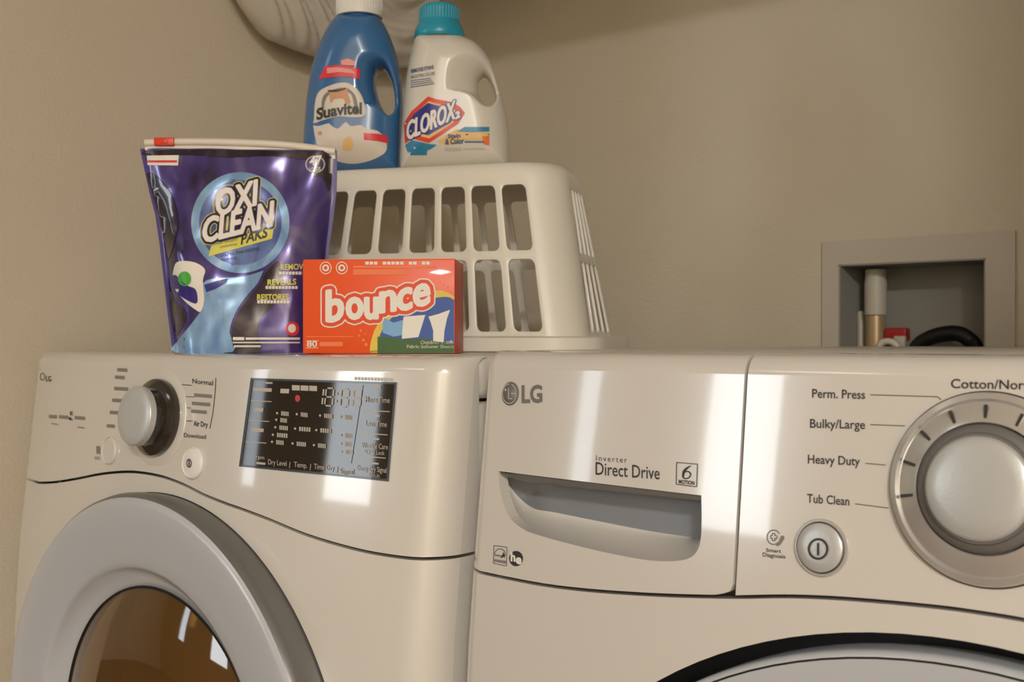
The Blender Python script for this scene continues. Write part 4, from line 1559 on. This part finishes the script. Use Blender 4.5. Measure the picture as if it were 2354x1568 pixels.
# ================================================================== pouch of detergent packs
pdp = 1.178
kp = pdp / FPX
outL = spl2([(322, 342), (329, 375), (343, 440), (357, 492), (367, 560), (378, 655), (388, 740), (397, 811)], 6)
outR = spl2([(746, 811), (749, 730), (752, 640), (757, 570), (767, 500), (774, 430), (775, 347)], 6)
zb_ = CY + (CAM.z - DT) / (pdp - 0.028) * FPX
def pedge(y):
    l = interp([(b, a) for a, b in outL], y)
    r_ = interp(sorted((b, a) for a, b in outR), y)
    return l, r_
def ph(u, v):
    x, y = u / kp + CX, CY - v / kp
    y = min(max(y, 342), 811)
    l, r_ = pedge(y)
    t = (x - l) / (r_ - l)
    t = min(max(t, 0.0), 1.0)
    d = min(t, 1 - t)
    q = (y - 342) / (811 - 342)
    base = 0.030 * (0.18 + 0.82 * min(1, q * 1.5) ** 0.8)
    e = min(1.0, max(0.0, (d - 0.025)) / 0.20)
    prof = 1 - (1 - e) ** 2
    hh = base * prof
    w1 = math.sin(t * 21 + 1.5 * math.sin(q * 7)) * 0.0016 * (1 - q) ** 2 + math.sin((t * 7 - q * 9)) * 0.0012
    n1 = noise.noise(Vector((t * 4.2, q * 4.6, 3.3))) * 0.0045 + noise.noise(Vector((t * 10 + q * 4, q * 8, 8.1))) * 0.0016
    return hh + (w1 + n1) * prof * (0.35 + 0.65 * (1 - max(0, q - 0.8) / 0.2 * 0.7))
SP = Surf(CAM + FWD * pdp, RGT, UP, -FWD, ph)
O = at_depth(570, CY, pdp); O.z = DT
pouch = thing('detergent_pouch', 'shiny purple stand-up pouch with zip top and round blue emblem on the dryer', 'pouch', O)
bm = bmesh.new()
NU, NV = 70, 70
F_, B_ = [], []
for j in range(NV + 1):
    q = j / NV
    y = 342 + (811 - 342) * q
    l, r_ = pedge(y)
    ytop = 342 + 5 * q * 0
    fr_, bk_ = [], []
    for i in range(NU + 1):
        t = i / NU
        x = l + (r_ - l) * t
        yy = y + (1 - q) * 5 * t
        u, v = (x - CX) * kp, (CY - yy) * kp
        hh = ph(u, v)
        P = CAM + FWD * pdp + RGT * u + UP * v
        if P.z < DT + 0.0004:
            P.z = DT + 0.0004
        fr_.append(bm.verts.new(P - FWD * hh))
        bk_.append(fr_[-1] if i in (0, NU) or j == 0 else bm.verts.new(P + FWD * hh * 0.9))
    F_.append(fr_); B_.append(bk_)
for j in range(NV):
    for i in range(NU):
        bm.faces.new((F_[j][i], F_[j + 1][i], F_[j + 1][i + 1], F_[j][i + 1]))
        try:
            bm.faces.new((B_[j][i], B_[j][i + 1], B_[j + 1][i + 1], B_[j + 1][i]))
        except ValueError:
            pass
for i in range(NU):
    q = [F_[NV][i], B_[NV][i], B_[NV][i + 1], F_[NV][i + 1]]
    q = [v for n_, v in enumerate(q) if v not in q[:n_]]
    if len(q) > 2:
        bm.faces.new(q)
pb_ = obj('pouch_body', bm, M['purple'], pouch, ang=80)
# zip strip and slider
bm = bmesh.new()
zpts = spline([at_depth(x, y, pdp) for x, y in ((334, 329), (400, 327), (480, 327), (560, 329), (640, 333), (710, 340), (771, 349))], 8)
add_tube(bm, zpts, 0.0042, 12)
rows = []
for q in zpts:
    rows.append([bm.verts.new(q + UP * 0.001 - FWD * 0.0012), bm.verts.new(q - UP * 0.0075 - FWD * 0.0012), bm.verts.new(q - UP * 0.0075 + FWD * 0.0012), bm.verts.new(q + UP * 0.001 + FWD * 0.0012)])
for a, b in zip(rows, rows[1:]):
    for j in range(4):
        bm.faces.new((a[j], a[(j + 1) % 4], b[(j + 1) % 4], b[j]))
obj('zip_strip', bm, M['zip'], pouch)
c = at_depth(380, 327, pdp)
Mz = Matrix.Translation(c) @ Matrix((RGT, FWD, UP)).transposed().to_4x4()
bm = bmesh.new()
add_box(bm, (-0.0105, -0.0058, -0.0042), (0.0105, 0.0058, 0.0042), 0.0012)
add_box(bm, (-0.003, -0.0068, -0.002), (0.004, -0.0055, 0.002), 0.0004)
bm.transform(Mz)
obj('zip_slider', bm, M['redor'], pouch)
# prints
def pp(off, grid=16):
    return Print(SP, off, grid)
p = pp(0.0006)
p.poly([(322.5, 343), (330, 343), (344, 400), (360, 480), (372, 560), (384, 660), (394, 740), (404, 809), (398, 809), (388, 740), (378, 655), (367, 560), (357, 493), (343, 440), (329, 375)])
p.poly([(765, 349), (774.5, 349), (774, 430), (767, 500), (757, 570), (752, 640), (747, 640), (750, 570), (758, 500), (764, 430)])
p.build('side_seal', M['violet'], pb_)
p = pp(0.0007)
p.poly(spl2([(606, 622), (592, 652), (566, 682), (540, 722), (528, 765), (535, 809), (401, 809), (408, 785), (432, 755), (462, 715), (470, 690), (468, 650), (500, 640), (560, 636), (606, 622)], 3)[:-1])
sky_ = p.build('blue_stream', M['foilsky'], pb_)
p = pp(0.0007)
p.poly(spl2([(612, 625), (640, 600), (650, 640), (640, 690), (600, 730), (592, 770), (600, 809), (540, 809), (533, 765), (545, 724), (572, 684), (597, 654), (612, 625)], 3)[:-1])
p.poly(spl2([(336, 400), (352, 398), (390, 440), (410, 500), (400, 560), (385, 600), (378, 560), (366, 500), (350, 450), (336, 400)], 3)[:-1])
p.poly(spl2([(330, 346), (420, 344), (520, 345), (640, 347), (765, 351), (764, 362), (700, 366), (620, 358), (520, 362), (440, 356), (334, 358), (330, 346)], 3)[:-1])
p.poly(spl2([(700, 350), (764, 351), (762, 420), (755, 440), (742, 408), (715, 402), (700, 350)], 3)[:-1])
p.poly(spl2([(388, 640), (400, 690), (430, 720), (415, 760), (402, 770), (392, 720), (388, 640)], 3)[:-1])
p.build('dark_print', M['purpledark'], pb_)
p = pp(0.0009); p.ell(553, 512, 113, 116, 0.84, n=60)
ring_ = p.build('emblem_ring', M['foilsky'], pb_)
p = pp(0.0008); p.ell(553, 512, 100, 102, n=60)
p.build('emblem_disc', M['foilblue'], pb_)
word = [('OXI', (498, 497), (589, 471), 57, 0.05), ('CLEAN', (467, 559), (625, 519), 56, 0.08)]
for r_, off, mm in ((9.5, 0.0014, 'lime'), (7.8, 0.0017, 'black'), (4.4, 0.0020, 'purple'), (2.4, 0.0023, 'white')):
    p = pp(off, None)
    p.swollen(word, r_, 1.6)
    p.build('lettering', M[mm], pb_)
p = pp(0.0013); p.poly([(486, 566), (631, 517), (626, 549), (480, 590)])
p.build('yellow_band', M['lime'], pb_)
p = pp(0.0016, 24)
p.text('PAKS', (555, 562), (614, 545), 23, 0.03, shear=0.12)
p.text('DETERGENT', (504, 562), (549, 553), 7, 0.0)
p.text('CONCENTRATED', (506, 571), (546, 564), 5, 0.0)
p.text('AMAZING STAIN FIGHTING', (508, 592), (596, 575), 7, 0.0)
p.text('POWER PACKS', (510, 601), (545, 596), 6, 0.0)
p.build('lettering', M['ink'], pb_)
p = pp(0.0009)
p.poly(spl2([(398, 628), (404, 606), (420, 600), (450, 604), (472, 620), (467, 645), (470, 690), (462, 716), (450, 712), (425, 692), (400, 660), (398, 628)], 3)[:-1])
pk_ = p.build('pack_picture', M['white'], pb_)
p = pp(0.0012)
p.poly(spl2([(392, 640), (404, 632), (428, 655), (450, 665), (455, 690), (448, 698), (420, 684), (395, 665), (392, 640)], 3)[:-1])
p.build('pack_purple', M['violet'], pk_)
p = pp(0.0014); p.ell(425, 641, 15, 17)
p.build('pack_green', M['greenp'], pk_)
p = pp(0.0011, 24)
p.text('REMOVES', (646, 621), (712, 619), 13, 0.02)
p.text('REVEALS', (616, 656), (681, 654), 13, 0.03)
p.text('RESTORES', (592, 690), (664, 689), 13, 0.03)
p.build('lettering', M['lime'], pb_)
p = pp(0.0011, 24)
for x0, y0, x1 in ((642, 628, 695), (611, 661, 685), (592, 694, 665)):
    q = x0
    while q < x1:
        p.rect(q, y0 - 3.5, min(q + 6, x1), y0 + 3.5); q += 7.5
p.text('47', (713, 381), (739, 378), 20, 0.04)
p.text('LOADS', (712, 394), (737, 392), 8, 0.02)
p.rect(536, 775, 562, 782); p.rect(565, 776, 690, 781); p.rect(536, 786, 690, 789); p.rect(538, 794, 600, 798)
p.poly([(338, 358), (412, 357), (410, 381), (340, 380)])
p.build('lettering', M['white'], pb_)
p = pp(0.0015, 24); p.rect(340, 369, 408, 374)
p.build('label_stripe', M['red'], pb_)
p = pp(0.0010, 24); p.ell(725, 378, 23, 20, 0.86); 
p.build('badge_ring', M['lcd'], pb_)
p = pp(0.0008, 24); p.ell(725, 378, 22, 19)
p.build('badge', M['violet'], pb_)
p = pp(0.0012); p.ell(673, 756, 15.5, 16.5)
rs_ = p.build('red_seal', M['red'], pb_)
p = pp(0.0015); p.ell(672, 755, 9, 10)
p.build('seal_centre', M['white'], rs_)
p = pp(0.0010, 24)
p.poly([(470, 655), (500, 645), (525, 640), (522, 650), (495, 665), (475, 672)])
p.build('lettering', M['navy'], pb_)

# ================================================================== outlet box in the back wall
OC = Vector(((ou0 + ou1) / 2, YB, ov0))
ob = thing('washer_outlet_box', 'white recessed washer outlet box set in the wall behind the washer', 'outlet box', OC)
fu0, fv1 = SB.uv(1893, 556)
fu1, _ = SB.uv(2336, 545)
bm = bmesh.new()
for lo, hi in (((fu0, ov0 - 0.02), (ou0, fv1)), ((ou1, ov0 - 0.02), (fu1, fv1)), ((ou0, ov1), (ou1, fv1)), ((ou0, ov0 - 0.02), (ou1, ov0))):
    add_box(bm, (lo[0], YB - 0.005, lo[1]), (hi[0], YB - 0.0004, hi[1]))
bmesh.ops.remove_doubles(bm, verts=bm.verts, dist=1e-5)
obj('faceplate', bm, M['plate'], ob, smooth=False)
bm = bmesh.new()
t = 0.002
yk = YB + 0.085
for lo, hi in (((ou0, YB - 0.004, ov0), (ou0 + t, yk, ov1)), ((ou1 - t, YB - 0.004, ov0), (ou1, yk, ov1)), ((ou0, YB - 0.004, ov1 - t), (ou1, yk, ov1)), ((ou0, YB - 0.004, ov0), (ou1, yk, ov0 + t)), ((ou0, yk, ov0), (ou1, yk + t, ov1))):
    add_box(bm, lo, hi)
obj('recess', bm, M['recess'], ob, smooth=False)
SR = Surf(Vector((0, YB + 0.045, 0)), Vector((1, 0, 0)), UP, Vector((0, -1, 0)))
def rp(px, py):
    return SR.at(px, py)
pc = rp(2013, 640)
pr = (rp(2038, 700) - rp(1988, 700)).length / 2
zj = rp(2013, 724).z
z1 = rp(2013, 648).z
lathe('water_hammer_arrestor', Vector((pc.x, pc.y, 0)), UP, [(pr * 0.98, zj), (pr * 0.98, z1), (pr * 0.93, z1 + 0.003), (pr * 0.9, ov1 - 0.006), (0, ov1 - 0.006)], M['plate'], ob, 32)
lathe('brass_valve', Vector((pc.x, pc.y, 0)), UP, [(0, ov0 + 0.004), (pr * 0.88, ov0 + 0.004), (pr * 0.88, zj - 0.001), (0, zj - 0.001)], M['brass'], ob, 32)
pc2 = rp(1972, 720)
lathe('supply_pipe', Vector((pc2.x, pc2.y + 0.012, 0)), UP, [(0, ov0 + 0.004), (0.0055, ov0 + 0.004), (0.0055, pc2.z), (0.004, pc2.z + 0.003), (0, pc2.z + 0.003)], M['plate'], ob, 24)
a, b = rp(2038, 754), rp(2089, 784)
bm = bmesh.new()
add_box(bm, (a.x, a.y - 0.010, b.z), (b.x, a.y + 0.008, a.z), 0.003)
obj('valve_handle', bm, M['redvalve'], ob)
a, b = rp(2066, 772), rp(2092, 800)
bm = bmesh.new()
add_box(bm, (a.x, a.y - 0.02, b.z), (b.x, a.y - 0.011, a.z), 0.002)
obj('valve_stem', bm, M['plate'], ob)
bm = bmesh.new()
SQ = Surf(Vector((0, YB + 0.02, 0)), Vector((1, 0, 0)), UP, Vector((0, -1, 0)))
add_tube(bm, spline([SQ.at(x, y) for x, y in ((2020, 810), (2024, 792), (2036, 785), (2052, 787), (2062, 797), (2063, 812))], 6), 0.0048, 12)
obj('hose_coupling', bm, M['zip'], ob)
SH = Surf(Vector((0, YB + 0.03, 0)), Vector((1, 0, 0)), UP, Vector((0, -1, 0)))
bm = bmesh.new()
hp = [SH.at(x, y) for x, y in ((2094, 830), (2108, 796), (2135, 778), (2170, 768), (2205, 768), (2232, 784), (2244, 800), (2250, 830))]
hp2 = spline(hp, 10)
n_ = len(hp2)
add_tube(bm, hp2, [0.0105 * (0.75 + 0.25 * math.sin(math.pi * i / (n_ - 1))) + 0.0006 * (i % 2) for i in range(n_)], 16)
ho = obj('drain_hose', bm, M['rubber'], None)
ho['label'] = 'black corrugated drain hose arching out of the wall outlet box'
ho['category'] = 'hose'

# ================================================================== crumpled bag hanging at the left wall
SG = Surf(Vector((XL + 0.052, 0, 0)), Vector((0, 1, 0)), UP, Vector((1, 0, 0)))
bag_px = spl2([(520, -60), (552, 0), (575, 34), (602, 66), (630, 92), (662, 107), (700, 120), (735, 133), (790, 141), (860, 150), (930, 156), (985, 150), (1004, 100), (1004, 40), (1004, -30)], 4)
poly = [SG.uv(x, y) for x, y in bag_px]
ytop = 1.632
poly = [(min(q[0], 1.46), min(q[1], ytop)) for q in poly]
poly = [(poly[0][0] - 0.02, ytop)] + poly + [(poly[-1][0], ytop)]
pu = [q[0] for q in poly]; pv = [q[1] for q in poly]
st = 0.0045
gx = np.arange(min(pu) - 4 * st, max(pu) + 5 * st, st)
gy = np.arange(min(pv) - 4 * st, max(pv) + 5 * st, st)
X, Y = np.meshgrid(gx, gy, indexing='ij')
d1 = sd_poly(X, Y, poly)
cre = (Y - 0.16 * np.sin(X * 9)) * 1.0 + 0.10 * X
wav = 0.5 + 0.5 * np.sin(cre * 210 + 2.0 * np.sin(X * 17 + Y * 11))
wav2 = 0.5 + 0.5 * np.sin(cre * 95 + 1.3 + 3.0 * np.sin(X * 8))
half = 0.046 * (0.55 + 0.22 * wav + 0.23 * wav2)
gz = np.arange(-0.05, 0.051, st)
f = np.clip(1 - d1 / 0.05, 0, None)[:, :, None] ** 2 + (np.abs(gz)[None, None, :] / half[:, :, None]) ** 2 - 1
P, F = surface_nets(f, (st, st, st), (gx[0], gy[0], gz[0]))
bg = mesh_from('plastic_bag', P, F, M['bag'], None, lambda p: Vector((XL + 0.052 + p[2], p[0], p[1])))
tag(bg, 'pale crumpled bag with long creases drooping above the bottles by the left wall', 'bag')
